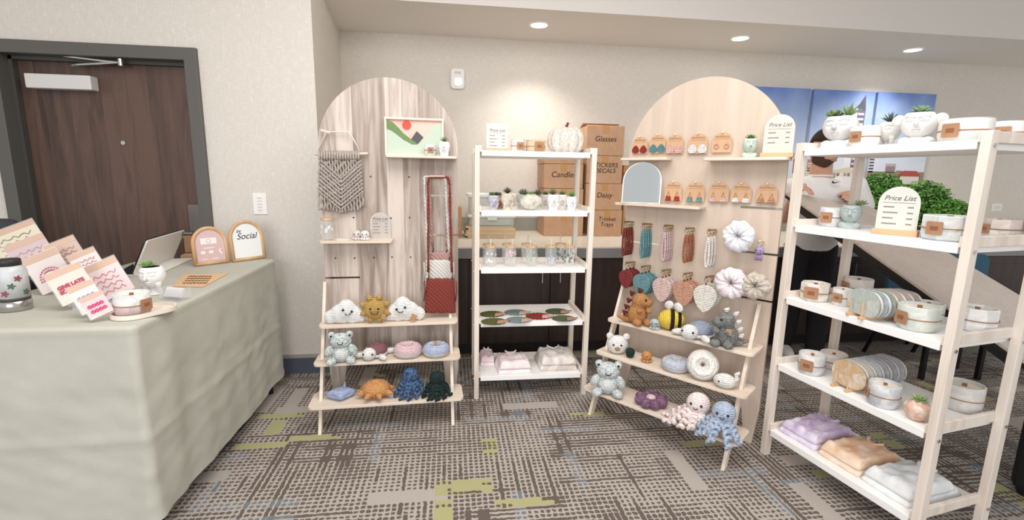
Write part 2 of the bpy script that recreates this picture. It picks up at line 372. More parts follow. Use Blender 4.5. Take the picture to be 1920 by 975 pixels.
def lprism(poly, z0, z1): return MB().prism(poly, z0, z1, 'z')
def stand(fr, label, W, B0, B1, slits, shelves, boardmat, holes):
    # fr origin = front left foot, W = spacing of the two slanted legs, board spans B0..B1 at depth .34
    t = thing('arched_stand', label, 'display stand', fr.w(0, 0, 0), fr.ang)
    r = (B1-B0)/2; c = (B0+B1)/2; top = 1.93; n = 40
    right = sorted([s for s in slits if s[0] == 'r'], key=lambda s: s[1]); left = sorted([s for s in slits if s[0] == 'l'], key=lambda s: -s[1])
    pl = [(B0+.02, 0), (B0+.06, 0), (B0+.1, .26), (B0+.16, .31), (B1-.16, .31), (B1-.1, .26), (B1-.06, 0), (B1-.02, 0), (B1, .2)]
    for _, z, xin in right: pl += [(B1, z-.006), (xin, z-.006), (xin, z+.006), (B1, z+.006)]
    pl += [(c+r*math.cos(PI*i/n), top-r+r*math.sin(PI*i/n)) for i in range(n+1)]
    for _, z, xin in left: pl += [(B0, z+.006), (xin, z+.006), (xin, z-.006), (B0, z-.006)]
    pl += [(B0, .2)]
    bd = MB().prism(pl, .34, .358).build('board', boardmat, t)
    for hx, hz in holes: MB().cyl((hx, .3385, hz), (hx, .341, hz), .005, n=8).build('peg_hole', INK, bd)
    for x in (0, W):
        pf = [(-.022, 0), (.022, 0), (.335, .75), (.30, .78)]
        MB().prism([(y, z) for y, z in pf], x-.009, x+.009, 'x').build('slanted_leg', PLY, t, bevel=.002)
    for (x0, x1, y0, y1, z) in ((-.055, W+.06, -.03, .165, .165), (-.035, W+.05, .06, .235, .372), (-.015, W+.04, .14, .338, .562)):
        q = [(p+(x0+x1)/2, s+(y0+y1)/2) for p, s in arc(x1-x0, y1-y0, .03)]
        lprism(q, z-.016, z).build('step_shelf', PLY, t, bevel=.002)
    for (x0, x1, z, dep) in shelves:
        q = [(p+(x0+x1)/2, s+.34-dep/2) for p, s in arc(x1-x0, dep, .018)]
        lprism(q, z-.014, z).build('wall_shelf', PLY, t, bevel=.002)
    return t
def lx(fr, u, v, y=.34): q = fr.loc(fr.at(u, v, y)); return q[0], q[2]
WL, WR = .718, .774
a = [lx(SL, 722, 290, .24), lx(SL, 858, 290, .24), lx(SL, 598, 452, .24), lx(SL, 735, 449, .24)]
PLANKM = mat('d2c5ba', .6, 'plank', '8f7d72'); BIRCH = mat('d3c1b1', .6, 'wood', 'c8b5a4')
holes = [lx(SL, u, v) for u, v in ((695, 331), (767, 332), (733, 409), (768, 408), (836, 408), (663, 408), (629, 484), (665, 484), (701, 483), (735, 482), (770, 482))]
stand(SL, 'tall arched display stand with streaky grey-brown board carrying the macrame hanging', WL, -.005, .772,
      [('l', lx(SL, 640, 521)[1], lx(SL, 675, 521)[0]), ('r', lx(SL, 840, 367)[1], lx(SL, 803, 367)[0]), ('r', lx(SL, 840, 441)[1], lx(SL, 803, 441)[0])],
      [(a[0][0], a[1][0], a[0][1], .11), (a[2][0], a[3][0], a[2][1], .11)], PLANKM, holes)
ZL_UP, ZL_LO = a[0][1], a[2][1]
b = [lx(SR, 1187, 296, .26), lx(SR, 1250, 296, .26), lx(SR, 1316, 296, .22), lx(SR, 1500, 296, .24), lx(SR, 1168, 380, .24), lx(SR, 1312, 384, .24)]
stand(SR, 'tall arched display stand with plain pale birch board hung with earrings and keychains', WR, -.035, .82,
      [('r', lx(SR, 1440, 391)[1], lx(SR, 1388, 391)[0]), ('r', lx(SR, 1440, 477)[1], lx(SR, 1374, 477)[0]), ('r', lx(SR, 1430, 564)[1], lx(SR, 1374, 564)[0]), ('l', lx(SR, 1200, 455)[1], lx(SR, 1235, 455)[0])],
      [(-.05, b[1][0], b[0][1], .09), (b[2][0], .84, b[2][1], .12), (-.06, b[5][0], b[4][1], .11)], BIRCH, [])
ZR_UP, ZR_LO = b[2][1], b[4][1]

# ------------------------------------------------------------------ tablecloth table
TZ = .86
tx1, ty0, ty1, tx0 = -1.10, 1.735, 3.10, -1.87
t = thing('folding_table', 'folding table with black legs under the pale sage cloth', 'table', ((tx0+tx1)/2, (ty0+ty1)/2, 0))
hw, hd = (tx1-tx0)/2-.012, (ty1-ty0)/2-.012
MB().box(-hw, hw, -hd, hd, TZ-.045, TZ-.006).build('tabletop', mat('cfcac2', .5), t, bevel=.006)
for sx in (-1, 1):
    for sy in (-1, 1): MB().tube([(sx*(hw-.04), sy*(hd-.08), TZ-.05), (sx*(hw-.04), sy*(hd-.08), 0)], .016).build('leg', BLACK, t)
def cloth():
    pts = []; L0 = tx1-tx0; L1 = ty1-ty0; per = []
    N = 150
    # perimeter loop, front edge then right edge, back edge, left edge with rounded corners
    cor = [(p+(tx0+tx1)/2, q+(ty0+ty1)/2) for p, q in arc(L0, L1, .03, 8)]
    dense = []
    for i in range(len(cor)):
        p, q = Vector(cor[i]), Vector(cor[(i+1) % len(cor)]); k = max(1, int((q-p).length/.025))
        dense += [p.lerp(q, j/k) for j in range(k)]
    n = len(dense); cen = Vector(((tx0+tx1)/2, (ty0+ty1)/2)); mb = MB(); rows = 44; vs = []
    hem = .095
    prof = [(-.02, 0.0), (-.008, -.001), (0.0, -.006), (.003, -.014)]+[(0, -.03-(TZ-hem-.03)*j/(rows-1)) for j in range(rows)]
    for off, dzz in prof:
        for i, p in enumerate(dense):
            nrm = Vector((dense[(i+1) % n].y-dense[i-1].y, -(dense[(i+1) % n].x-dense[i-1].x))).normalized()
            s = -dzz/TZ
            wv = (noise.noise(Vector((p.x*7, p.y*7, 1+dzz*1.2)))*.014 + noise.noise(Vector((p.x*26, p.y*26, dzz*20)))*.0035+noise.noise(Vector((p.x*9+dzz*14, p.y*9-dzz*10, 3)))*.004)*min(1, s*3)
            cr = .006*math.exp(-((dzz+.43)/.014)**2)
            q = p+nrm*(off+wv+cr+s*.012)
            vs.append((q.x, q.y, TZ+.001+dzz+(noise.noise(Vector((p.x*5, p.y*5, 4)))*.012*s)))
    fs = []
    for j in range(len(prof)-1):
        fs += [(j*n+i, j*n+(i+1) % n, (j+1)*n+(i+1) % n, (j+1)*n+i) for i in range(n)]
    fs.append(tuple(range(n)))
    return mb.add(vs, fs).build('tablecloth', mat('c3c2b6', .85, 'fabric', 'b9b8ac'), None, smooth=True)
tag(cloth(), 'pale sage linen cloth draped over the table with card packs, creased, hem above carpet', 'tablecloth')

# ------------------------------------------------------------------ crocheted toys (front faces -y, base at z = 0, sizes scaled by s)
def kn(c, c2=None): return mat(c, .95, 'knit', c2)
def fz(c, c2=None): return mat(c, .95, 'fuzzy', c2)
def E_(t, name, m, c, r, s, rot=None, fn=None, nu=22, nv=14):
    mx = T(*(x*s for x in c)) @ (rot or Matrix()); r = (r, r, r) if isinstance(r, (int, float)) else r
    return MB().ball((0, 0, 0), tuple(x*s for x in r), nu, nv, fn, mx).build(name, m, t, smooth=True)
def eyes(t, s, pts, r=.035):
    for p in pts: E_(t, 'eye', BLKEYE, p, r, s, nu=10, nv=8)
def smile(t, s, c, w, d=.03, th=.012, m=None):
    MB().tube([((c[0]+w*math.cos(a))*s, (c[1]+d*math.sin(a)*0-.02*abs(math.sin(a)))*s, (c[2]+w*.75*math.sin(a))*s) for a in [PI+PI*i/10 for i in range(11)]], th*s, 6).build('smile', m or BLKEYE, t, smooth=True)
def kraft_tag(t, s, c, rot=0):
    MB().prism(arc(.13*s, .17*s, .015*s), -.006*s, .006*s, mx=T(*(x*s for x in c)) @ R('Y', rot)).build('swing_tag', mat('b58a63', .8), t)
def toy(name, label, cat, p, rz): return thing(name, label, 'plush toy', p, rz)
def frog(label, p, rz, s, col, col2, belly='f0f0ee'):
    t = toy('crochet_frog', label, '', p, rz); m = kn(col, col2)
    E_(t, 'body', m, (0, .02, .34), (.33, .28, .34), s); E_(t, 'head', m, (0, -.02, .74), (.34, .28, .25), s)
    E_(t, 'belly_patch', kn(belly), (0, -.1, .34), (.22, .19, .24), s)
    for q in (-1, 1):
        E_(t, 'eye_bump', m, (q*.27, -.03, .93), (.12, .12, .12), s); E_(t, 'arm', m, (q*.36, -.1, .44), (.13, .14, .2), s, R('Y', q*-.5)); E_(t, 'leg', m, (q*.29, -.24, .13), (.15, .2, .13), s, R('Z', q*.35))
    eyes(t, s, [(q*.28, -.145, .94) for q in (-1, 1)]); smile(t, s, (0, -.29, .76), .08); return t
def cloud(label, p, rz, s, flip=1):
    t = toy('crochet_cloud', label, '', p, rz); mb = MB()
    for x, z, r in ((-.32, .14, .15), (-.12, .2, .2), (.08, .27, .24), (.3, .18, .18), (.42, .12, .12), (0, .13, .14), (.2, .13, .15)): mb.ball((flip*x*s, 0, z*1.25*s), (r*s, r*.75*s, r*s*1.2), 16, 10)
    mb.build('body', kn('fbfaf8'), t, remesh=.009); y = -.175
    eyes(t, s, [(flip*.02, y, .39), (flip*.22, y+.01, .34)], .03); smile(t, s, (flip*.13, y-.01, .31), .06, th=.01); return t
def sun(label, p, rz, s, col, standing=True, n=8):
    t = toy('crochet_sun', label, '', p, rz); m = kn(col)
    if standing:
        E_(t, 'body', m, (0, 0, .5), (.36, .2, .36), s)
        for i in range(n):
            a = 2*PI*i/n+PI/8; c, d = math.cos(a), math.sin(a)
            MB().cyl((c*.31*s, 0, (.5+d*.31)*s), (c*.52*s, .02*s, (.5+d*.5)*s), .13*s, .02*s, 12).build('ray', m, t, smooth=True)
        eyes(t, s, [(-.12, -.19, .54), (.12, -.19, .54)], .032); smile(t, s, (0, -.2, .46), .11, th=.013); kraft_tag(t, s, (.27, -.2, .3), .2)
        MB().cyl((0, -.2*s, .47*s), (0, -.23*s, .47*s), .02*s).build('nose', m, t)
    else:
        E_(t, 'body', m, (0, 0, .25), (.4, .38, .25), s)
        for i in range(n):
            a = 2*PI*i/n+.3
            MB().cyl((math.cos(a)*.3*s, math.sin(a)*.3*s, .2*s), (math.cos(a)*.56*s, math.sin(a)*.56*s, .17*s), .13*s, .025*s, 12).build('ray', m, t, smooth=True)
        smile(t, s, (0, -.2, .46), .08, th=.013)
    return t
def turtle(label, p, rz, s, shell, head='f4f2ee'):
    t = toy('crochet_turtle', label, '', p, rz); w = kn(head)
    E_(t, 'shell', kn(shell), (.05, .12, .22), (.33, .36, .22), s); E_(t, 'underbody', w, (.05, .12, .1), (.34, .37, .1), s)
    E_(t, 'head', w, (-.12, -.26, .2), (.22, .22, .2), s)
    for (x, y, a) in ((-.42, -.1, .5), (.3, -.3, -.9), (-.22, .42, -.5), (.42, .3, .4)): E_(t, 'flipper', w, (x, y, .11), (.21, .1, .09), s, R('Z', a))
    eyes(t, s, [(-.26, -.42, .25), (.02, -.44, .25)], .03); return t
def donut(label, p, rz, s, icing, base, upright=False, tagc=None):
    mx = T(*p) @ R('Z', rz) @ (T(0, 0, .5*s) @ R('X', 1.25) @ T(0, 0, -.19*s) if upright else Matrix())
    t = thing('crochet_donut', label, 'plush toy', mx=mx)
    MB().torus((0, 0, .21*s), .28*s, .22*s, 36, 16).build('dough', kn(base), t, smooth=True)
    MB().torus((0, 0, .215*s), .28*s, .226*s, 48, 14, fn=lambda a, b: 1+.015*math.sin(6*a), v0=-.12, v1=PI+.12).build('icing', kn(icing), t, smooth=True)
    if not upright:
        for i in range(12):
            a = random.uniform(0, 2*PI); b = random.uniform(.5, 2.4); c = Vector(((.28+.228*math.cos(b))*math.cos(a), (.28+.228*math.cos(b))*math.sin(a), .215+.228*math.sin(b)))*s
            d = Vector((random.uniform(-1, 1), random.uniform(-1, 1), .1)).normalized()*.03*s
            MB().tube([c-d, c+d], .009*s, 6).build('sprinkle', WHITE, t)
    if tagc: kraft_tag(t, s, tagc)
    return t
def curl(p0, d, L, turns, rc, rt, m, t, name='tentacle', sag=.6):
    path = []; d = Vector(d).normalized(); a = d.orthogonal().normalized(); b = d.cross(a); N = turns*12
    for i in range(N+1):
        k = i/N; ang = 2*PI*turns*k; q = Vector(p0)+d*L*k+Vector((0, 0, -sag*L*k*k))+(a*math.cos(ang)+b*math.sin(ang))*rc*(1-.3*k)
        q.z = max(q.z, rt); path.append(q)
    return MB().tube(path, rt, 7).build(name, m, t, smooth=True)
def octopus(label, p, rz, s, col, col2=None, face=True, dirs=None, hz=.55, hx=0, hy=.1, drop=0):
    t = toy('crochet_octopus', label, '', p, rz); m = kn(col, col2)
    E_(t, 'head', m, (hx, hy, hz), (.3, .28, .29), s)
    for (x, y, z, L) in dirs or ((-.9, -.5, 0, .5), (-.5, -1, 0, .55), (0, -1, 0, .55), (.5, -1, 0, .5), (.9, -.5, 0, .45), (-.8, .3, 0, .35), (.8, .3, 0, .35), (-.2, -1, .3, .5)):
        v = Vector((x, y, z)); n = v.normalized()
        curl((n.x*.12*s+hx*s, (n.y*.12+hy)*s, (hz-.23)*s), v, L*s, 5, .085*s, .055*s, m, t, sag=.75)
    if face: eyes(t, s, [(hx-.12, hy-.25, hz+.05), (hx+.14, hy-.25, hz+.05)], .035); smile(t, s, (hx+.01, hy-.285, hz-.02), .05, th=.012)
    return t
def mini(label, p, rz, s, col, col2=None, legs=True, face=True):
    t = toy('crochet_mini_octopus', label, '', p, rz); m = kn(col, col2); E_(t, 'head', m, (0, 0, .58), (.46, .44, .42), s)
    if legs:
        for i in range(7): a = 2*PI*i/7; E_(t, 'foot', m, (.34*math.cos(a), .34*math.sin(a), .14), (.17, .17, .14), s, nu=12, nv=8)
    else: E_(t, 'base', m, (0, 0, .3), (.4, .4, .3), s, nu=12, nv=8)
    if face: eyes(t, s, [(-.2, -.4, .62), (.2, -.4, .62)], .055)
    return t
def dino(label, p, rz, s, col, spike, look=1, tagged=False):
    t = toy('crochet_dinosaur', label, '', p, rz); m = fz(col) if spike != 'white' else kn(col, '8a8a88'); sp = mat('6d1f1e', .9, 'knit') if spike != 'white' else kn('eceae6')
    E_(t, 'body', m, (0, .02, .3), (.3, .28, .32), s)
    mb = MB(); mb.ball((look*.06*s, -.02*s, .74*s), (.26*s, .23*s, .22*s)).ball((look*.22*s, -.08*s, .68*s), (.2*s, .18*s, .15*s)).ball((0, 0, .52*s), (.2*s, .19*s, .16*s)); mb.build('head', m, t, remesh=.007)
    MB().tube([(-look*.15*s, .1*s, .14*s), (-look*.36*s, .12*s, .13*s), (-look*.55*s, .1*s, .2*s)], lambda k: (.15-.11*k)*s, 12).build('tail', m, t, smooth=True)
    for q in (-1, 1): E_(t, 'leg', m, (look*.1+q*.16, -.24, .11), (.14, .18, .12), s); E_(t, 'arm', m, (look*.12+q*.14, -.25, .47), (.09, .1, .08), s)
    for i, (x, z) in enumerate(((.08, .98), (-.16, .9), (-.24, .68), (-.3, .48), (-.34, .3))):
        MB().cyl((look*x*s, .04*s, z*s), (look*(x-.09)*s, .05*s, (z+.1)*s), .09*s, .025*s, 10).build('spike', sp, t, smooth=True)
    eyes(t, s, [(look*.16, -.235, .79)], .035)
    if tagged: kraft_tag(t, s, (-look*.05, -.32, .5))
    return t

def sl(u, v, z): return onz(u, v, z)
# left stand: z of step shelves .165 .372 .562
A = SL.ang
def base_on(fr, u, y, z): # point on a shelf at depth y, under pixel column u
    v = 600
    for _ in range(8):
        q = fr.at(u, v, y); v += (q.z-z)/max(1e-6, (fr.at(u, v-1, y).z-fr.at(u, v, y).z))
    return fr.at(u, v, y)
def px_s(fr, u, y, z, w): p = base_on(fr, u, y, z); return p, pxm(w, p)
p, k = px_s(SL, 645, .18, .562, 74); cloud('white crochet cloud without a tag, above the grey frog beside the mustard sun', p, A, k/.98, 1)
p, k = px_s(SL, 762, .19, .562, 74); cloud('white crochet cloud with kraft tag between mustard sun and red bag', p, A, k/.98, -1); kraft_tag(bpy.data.objects['crochet_cloud.001'], k, (.18, -.2, .13), .4)
p, k = px_s(SL, 704, .16, .562, 60); p.z -= .005; sun('mustard yellow crochet sun with smiling face sitting between two white clouds', p, A, k/1.0, 'c9a25c')
p, k = px_s(SL, 641, .075, .372, 58); frog('fluffy pale grey crochet frog beside the maroon-shelled turtle', p, A+.1, k/1.0, 'aebab8', 'dbe0de')
p, k = px_s(SL, 703, .13, .372, 64); turtle('white crochet turtle with maroon and mauve shell', p, A-.1, k/1.1, '8c5f67')
p, k = px_s(SL, 765, .13, .372, 52); donut('white crochet donut with pink icing', p, A, k, 'e7c6cb', 'f2efec')
p, k = px_s(SL, 818, .12, .372, 50); donut('white crochet donut with pale blue icing and kraft tag', p, A, k, 'b9c3dd', 'f2efec', tagc=(-.02, -.05, .46))
p, k = px_s(SL, 640, .07, .165, 56)
t = toy('crochet_stingray', 'small periwinkle blue crochet stingray with two dark eyes', '', p, A+.15); m = kn('aebbe0')
MB().ball((0, 0, .17*k), (.5*k, .4*k, .17*k), 28, 12, fn=lambda d: 1-.42*(abs(math.sin(2*math.atan2(d.y, d.x)))**1.0)*(1-abs(d.z))).build('body', m, t, smooth=True)
MB().cyl((.1*k, .1*k, .28*k), (.14*k, .2*k, .48*k), .06*k, .012*k, 10).build('tail', m, t, smooth=True); eyes(t, k, [(-.12, -.24, .2), (.07, -.25, .2)], .035)
p, k = px_s(SL, 706, .06, .165, 70); sun('orange crochet sun lying flat on the lowest shelf', p, A, k/1.08, 'd99c64', False)
p, k = px_s(SL, 770, .06, .165, 52); octopus('navy and denim blue marled crochet octopus with curly tentacles', p, A, k/1.0, '56759c', '2a3d5e', False, hz=.68)
p, k = px_s(SL, 820, .03, .165, 50); octopus('dark forest green crochet octopus with curly tentacles', p, A, k/1.0, '17302e', '0d1d1e', False, hz=.62)
# right stand
A = SR.ang
p, k = px_s(SR, 1194, .185, .562, 62); dino('orange plush dinosaur with dark red spikes on its back', p, A+.75, k/1.0, 'bd8650', 'red', 1)
p, k = px_s(SR, 1227, .165, .562, 20); mini('tiny grey-teal crochet octopus between the orange dinosaur and the bee', p, A+.3, k*1.0, '9fadb0', 'c9d0d0')
p, k = px_s(SR, 1257, .22, .562, 50)
t = toy('crochet_bee', 'yellow and black striped crochet bee with white wings', '', p, A-.2)
def beeband(x0, x1, m):
    prof = [(math.sqrt(max(0, 1-(x0+(x1-x0)*i/6)**2))*.38*k+.001, (x0+(x1-x0)*i/6)*.48*k) for i in range(7)]
    o = MB().lathe([(r, z) for r, z in prof], 24).build('body_stripe', m, t, smooth=True); o.rotation_euler = (0, PI/2, .7); o.location = (0, 0, .4*k)
Y_, B_ = kn('f0cf4e'), kn('1c1718')
for x0, x1, m in ((-1, -.1, Y_), (-.1, .2, B_), (.2, .45, Y_), (.45, .72, B_), (.72, 1, Y_)): beeband(x0, x1, m)
for q in (-1, 1): E_(t, 'wing', kn('f6f5f3'), (.05+q*.2, .02, .92), (.2, .08, .16), k, R('Y', q*.5))
eyes(t, k, [(-.4, -.12, .5), (-.13, -.33, .5)], .04); smile(t, k, (-.29, -.28, .36), .09, th=.016)
p, k = px_s(SR, 1306, .19, .562, 78); turtle('white crochet turtle with pale blue-grey shell', p, A+.1, k/1.1, '9aa3b4')
p, k = px_s(SR, 1360, .175, .562, 64); dino('grey crochet dragon with white spikes and kraft tag', p, A+.3, k/.95, '6f6f6d', 'white', -1, True)
# second step
p, k = px_s(SR, 1157, .12, .372, 42)
t = toy('crochet_bear', 'small white crochet bear head peeking over the grey frog', '', p, A+.6); m = kn('f7f5f2')
E_(t, 'body', m, (0, .05, .42), (.46, .36, .42), k)
for q in (-1, 1): E_(t, 'ear', m, (q*.36, .0, .82), (.15, .09, .15), k)
eyes(t, k, [(-.2, -.29, .5), (.14, -.3, .5)], .045); E_(t, 'muzzle', kn('b98f64'), (-.02, -.32, .33), (.12, .06, .09), k)
p, k = px_s(SR, 1181, .12, .372, 19); mini('tiny dark green crochet octopus ball next to the white bear', p, A, k, '16302d', legs=False, face=False)
p, k = px_s(SR, 1212, .13, .372, 21); mini('tiny orange crochet octopus beside the dark green ball', p, A, k, 'd1945c')
p, k = px_s(SR, 1266, .14, .372, 52); donut('pale grey-blue iced crochet donut lying flat under the upright one', p, A, k, 'c9cfd9', 'dfe1e3')
p, k = px_s(SR, 1308, .12, .372, 56); donut('white crochet donut propped upright against the flat one', p+SR.d*.02, A+.35, k, 'eeeae4', 'e6e3de', True, (.3, .05, -.05))
p, k = px_s(SR, 1360, .1, .372, 44)
t = toy('crochet_whale', 'small white crochet whale with curled tail', '', p, A+.2); m = kn('f3f0ea')
E_(t, 'body', m, (-.05, 0, .3), (.45, .36, .31), k); MB().tube([(.3*k, .05*k, .32*k), (.42*k, .05*k, .5*k), (.36*k, .05*k, .68*k), (.5*k, .05*k, .76*k)], lambda q: (.12-.05*q)*k, 10).build('tail', m, t, smooth=True); eyes(t, k, [(-.24, -.3, .34)], .045)
# lowest step
p, k = px_s(SR, 1138, .0, .165, 62); frog('fluffy pale grey crochet frog with round white belly on lowest shelf under the white bear', p, A+.55, k/.98, 'b4bebe', 'dfe3e2')
p, k = px_s(SR, 1220, .06, .165, 60)
t = toy('crochet_flower', 'purple crochet flower with pale pink centre', '', p, A); m = kn('6f4f68', '8a6a80')
for i in range(8): a_ = 2*PI*i/8; E_(t, 'petal', m, (.32*math.cos(a_), .32*math.sin(a_), .15), (.2, .16, .15), k, R('Z', a_))
E_(t, 'flower_centre', kn('e9cfd0'), (0, 0, .22), (.15, .15, .1), k)
p, k = px_s(SR, 1290, .02, .165, 78); octopus('pale pink crochet octopus with curly tentacles', p, A+.1, k/1.12, 'f1dcd8', 'f8ebe8', True, ((-1, -.1, .1, .75), (-.8, -.5, .1, .75), (-.4, -.8, 0, .5), (0, -.9, 0, .4), (-.9, .3, .1, .6), (.5, -.6, 0, .3), (-.6, -.7, .3, .7)), hz=.6, hx=.22, hy=.0)
p, k = px_s(SR, 1350, .0, .165, 74); octopus('light blue crochet octopus with curly tentacles hanging over the shelf edge', p, A+.15, k/1.05, 'a3b1c9', 'b9c5d8', True, ((-1, -.3, .1, .55), (-.6, -.6, .1, .6), (-.2, -.9, .1, .6), (.4, -.9, 0, .6), (.7, -.5, 0, .45), (-.9, .3, .1, .4), (-.3, -.6, .3, .6)), hz=.68, hx=.04, hy=-.02)

# ------------------------------------------------------------------ planters, candles, signs, glasses
def leafball(mb, base, d, L, wd, th):
    d = Vector(d).normalized(); q = d.to_track_quat('Z', 'Y').to_matrix().to_4x4()
    vs = []; fs = []; N = 7; K = 6
    for j in range(N+1):
        k = j/N; r = math.sin(PI*min(1, .18+.82*k)*1.0)**.8 if k < 1 else 0
        for i in range(K): a = 2*PI*i/K; vs.append((r*wd*math.cos(a), r*th*math.sin(a)-.25*L*k*k*0, L*k))
    for j in range(N): fs += [(j*K+i, j*K+(i+1) % K, (j+1)*K+(i+1) % K, (j+1)*K+i) for i in range(K)]
    mb.add(vs, fs, T(*base) @ q)
def succulent(t, c, s, kind='aloe', col='5c7a4c'):
    mb = MB(); c = Vector(c)
    if kind == 'aloe':
        for n, el, L in ((8, .55, 1.0), (6, .95, 1.0), (3, 1.3, 1.05)):
            for i in range(n): a = 2*PI*i/n+el; leafball(mb, c, (math.cos(a)*math.cos(el), math.sin(a)*math.cos(el), math.sin(el)), L*s, .085*s, .05*s)
    else:
        for n, el, L in ((7, .35, .8), (6, .75, .75), (4, 1.2, .6)):
            for i in range(n): a = 2*PI*i/n+el*2; leafball(mb, c, (math.cos(a)*math.cos(el), math.sin(a)*math.cos(el), math.sin(el)), L*s, .2*s, .06*s)
    return mb.build('succulent', mat(col, .5, 'speckle', None), t, smooth=True)
def head_pot(label, p, rz, s, col, plants=(('aloe', '5c7a4c', 0),), base='hands', ears=False, col2=None, wide=1.0):
    t = thing('face_planter', label, 'planter', p, rz); m = mat(col, .7, 'speckle', col2)
    def g(d, x, y, z, w): return math.exp(-((d-Vector((x, y, z)).normalized()).length/w)**2)
    def fn(d):
        k = 1+.2*g(d, 0, -1, -.02, .15)+.13*g(d, 0, -1, -.16, .13)
        for q in (-1, 1): k += -.13*g(d, q*.38, -1, .12, .17)+.09*g(d, q*.38, -1, .32, .2)+.03*g(d, q*.38, -1, .08, .09)+.03*g(d, q*.55, -1, -.2, .22)
        k += .1*g(d, 0, -1, -.42, .15)-.09*g(d, 0, -1, -.47, .06)+.05*g(d, 0, -1, -.72, .2)
        return k
    mb = MB(); mb.ball((0, 0, .62*s), (.37*s*wide, .36*s, .42*s), 40, 30, fn)
    zc = .9*s; mb.v = [(x, y, min(z, zc)) for x, y, z in mb.v]
    R_ = lambda d, k: Vector((d[0]*.37*wide, d[1]*.36, d[2]*.42))*s*k+Vector((0, 0, .62*s))
    def on(x, z, k=1.02): y = -math.sqrt(max(0, 1-x*x-z*z)); return R_((x, y, z), k*fn(Vector((x, y, z))))
    mb.tube([on(0, .3, 1.0), on(0, .12, 1.05), on(0, -.06, 1.1), on(0, -.16, 1.04)], lambda k: (.028+.03*k)*s, 8)
    for q in (-1, 1):
        mb.tube([on(q*(.18+.4*i/8), .14-.07*math.sin(PI*i/8), 1.035) for i in range(9)], .016*s, 6); mb.tube([on(q*(.14+.5*i/8), .33+.06*math.sin(PI*i/8), 1.01) for i in range(9)], .022*s, 6)
    for zz_ in (-.40, -.47): mb.tube([on(-.2+.4*i/8, zz_+.03*math.sin(PI*i/8)*(1 if zz_ > -.45 else -1), 1.03) for i in range(9)], lambda k: (.012+.022*math.sin(PI*k))*s, 6)
    hd = mb.build('head', m, t, smooth=True)
    MB().cyl((0, 0, .895*s), (0, 0, .902*s), .24*s*wide, n=20).build('soil', mat('3b2e26', .95), t)
    if base == 'hands':
        for q in (-1, 1): MB().tube([(q*.16*s, .02*s, 0), (q*.17*s, -.05*s, .12*s), (q*.2*s, -.14*s, .3*s), (q*.24*s, -.2*s, .42*s)], lambda k: (.1-.02*k)*s, 10).build('hand', m, t, smooth=True)
        MB().lathe([(.26*s, 0), (.27*s, .03*s), (.14*s, .08*s), (.13*s, .3*s)], 20).build('foot', m, t, smooth=True)
    else:
        b = MB(); b.lathe([(.36*s*wide, 0), (.38*s*wide, .06*s), (.26*s*wide, .17*s), (.16*s, .24*s), (.17*s, .4*s)], 28)
        for q in (-1, 1): b.ball((q*.22*s*wide, -.05*s, .12*s), (.17*s, .2*s, .13*s), 14, 10)
        b.build('shoulders', m, t, smooth=True)
    if ears:
        for q in (-1, 1): E_(t, 'ear', m, (q*.42*wide, .02, .72), (.16, .07, .15), s, R('Y', q*.5))
        for z in (.78, .7): MB().tube([(.28*s*math.cos(a)*wide, -.36*s*math.sin(a)*1.0, z*s+.02*s*math.sin(3*a)) for a in [PI*(.2+.6*i/12) for i in range(13)]], .03*s, 8).build('brow_fold', m, t, smooth=True)
    for kind, c, ox in plants: succulent(t, (ox*s, 0, .9*s), .38*s, kind, c)
    return t
def candle(label, p, rz, w, h, col, band='9b6f52', lid=False, sq=None, tagx=-.6, tagsz=.36, wick=True, two=None, col2=None, group=None):
    t = thing('candle_jar', label, 'candle', p, rz, group); m = mat(col, .6, 'speckle', col2); r = w/2; n = 32
    MB().lathe([(r*.82, 0), (r*.94, h*.08), (r, h*.3), (r, h*.97), (r*.97, h), (r*.88, h), (r*.88, h*.86)], n, sq=sq).build('jar', m, t, smooth=not sq)
    if lid: MB().cyl((0, 0, h*.98), (0, 0, h*1.04), r*.98, n=n).build('lid', m, t)
    else:
        MB().cyl((0, 0, h*.84), (0, 0, h*.88), r*.87, n=n).build('wax', mat('f1e8d8', .45), t)
        if wick: MB().box(-r*.12, r*.12, -.0015, .0015, h*.88, h*1.0).build('wick', mat('8a5a3c', .8), t)
    if two: MB().lathe([(r*.84, .001), (r*.955, h*.08), (r*1.012, h*.3), (r*1.012, h*.45), (r*1.0, h*.46)], n, sq=sq).build('lower_glaze', mat(two, .6, 'speckle'), t, smooth=not sq)
    MB().torus((0, 0, h*.5), r*1.005*(1.05 if sq else 1), .0022, 32, 6).build('twine', mat(band, .8), t, smooth=True)
    if tagx is not None:
        g = MB().prism(arc(tagsz*w, tagsz*w*.95, .004), -.0015, .0015, mx=R('Z', tagx) @ T(0, -r*1.06, h*.5)).build('leather_tag', mat('ad8464', .75, 'card', '9d7456'), t)
        MB().prism(arc(tagsz*w*.5, tagsz*w*.3, .003), -.0021, .0014, mx=R('Z', tagx) @ T(0, -r*1.06, h*.5)).build('stamp_mark', mat('8a5a3a', .8), g)
    return t
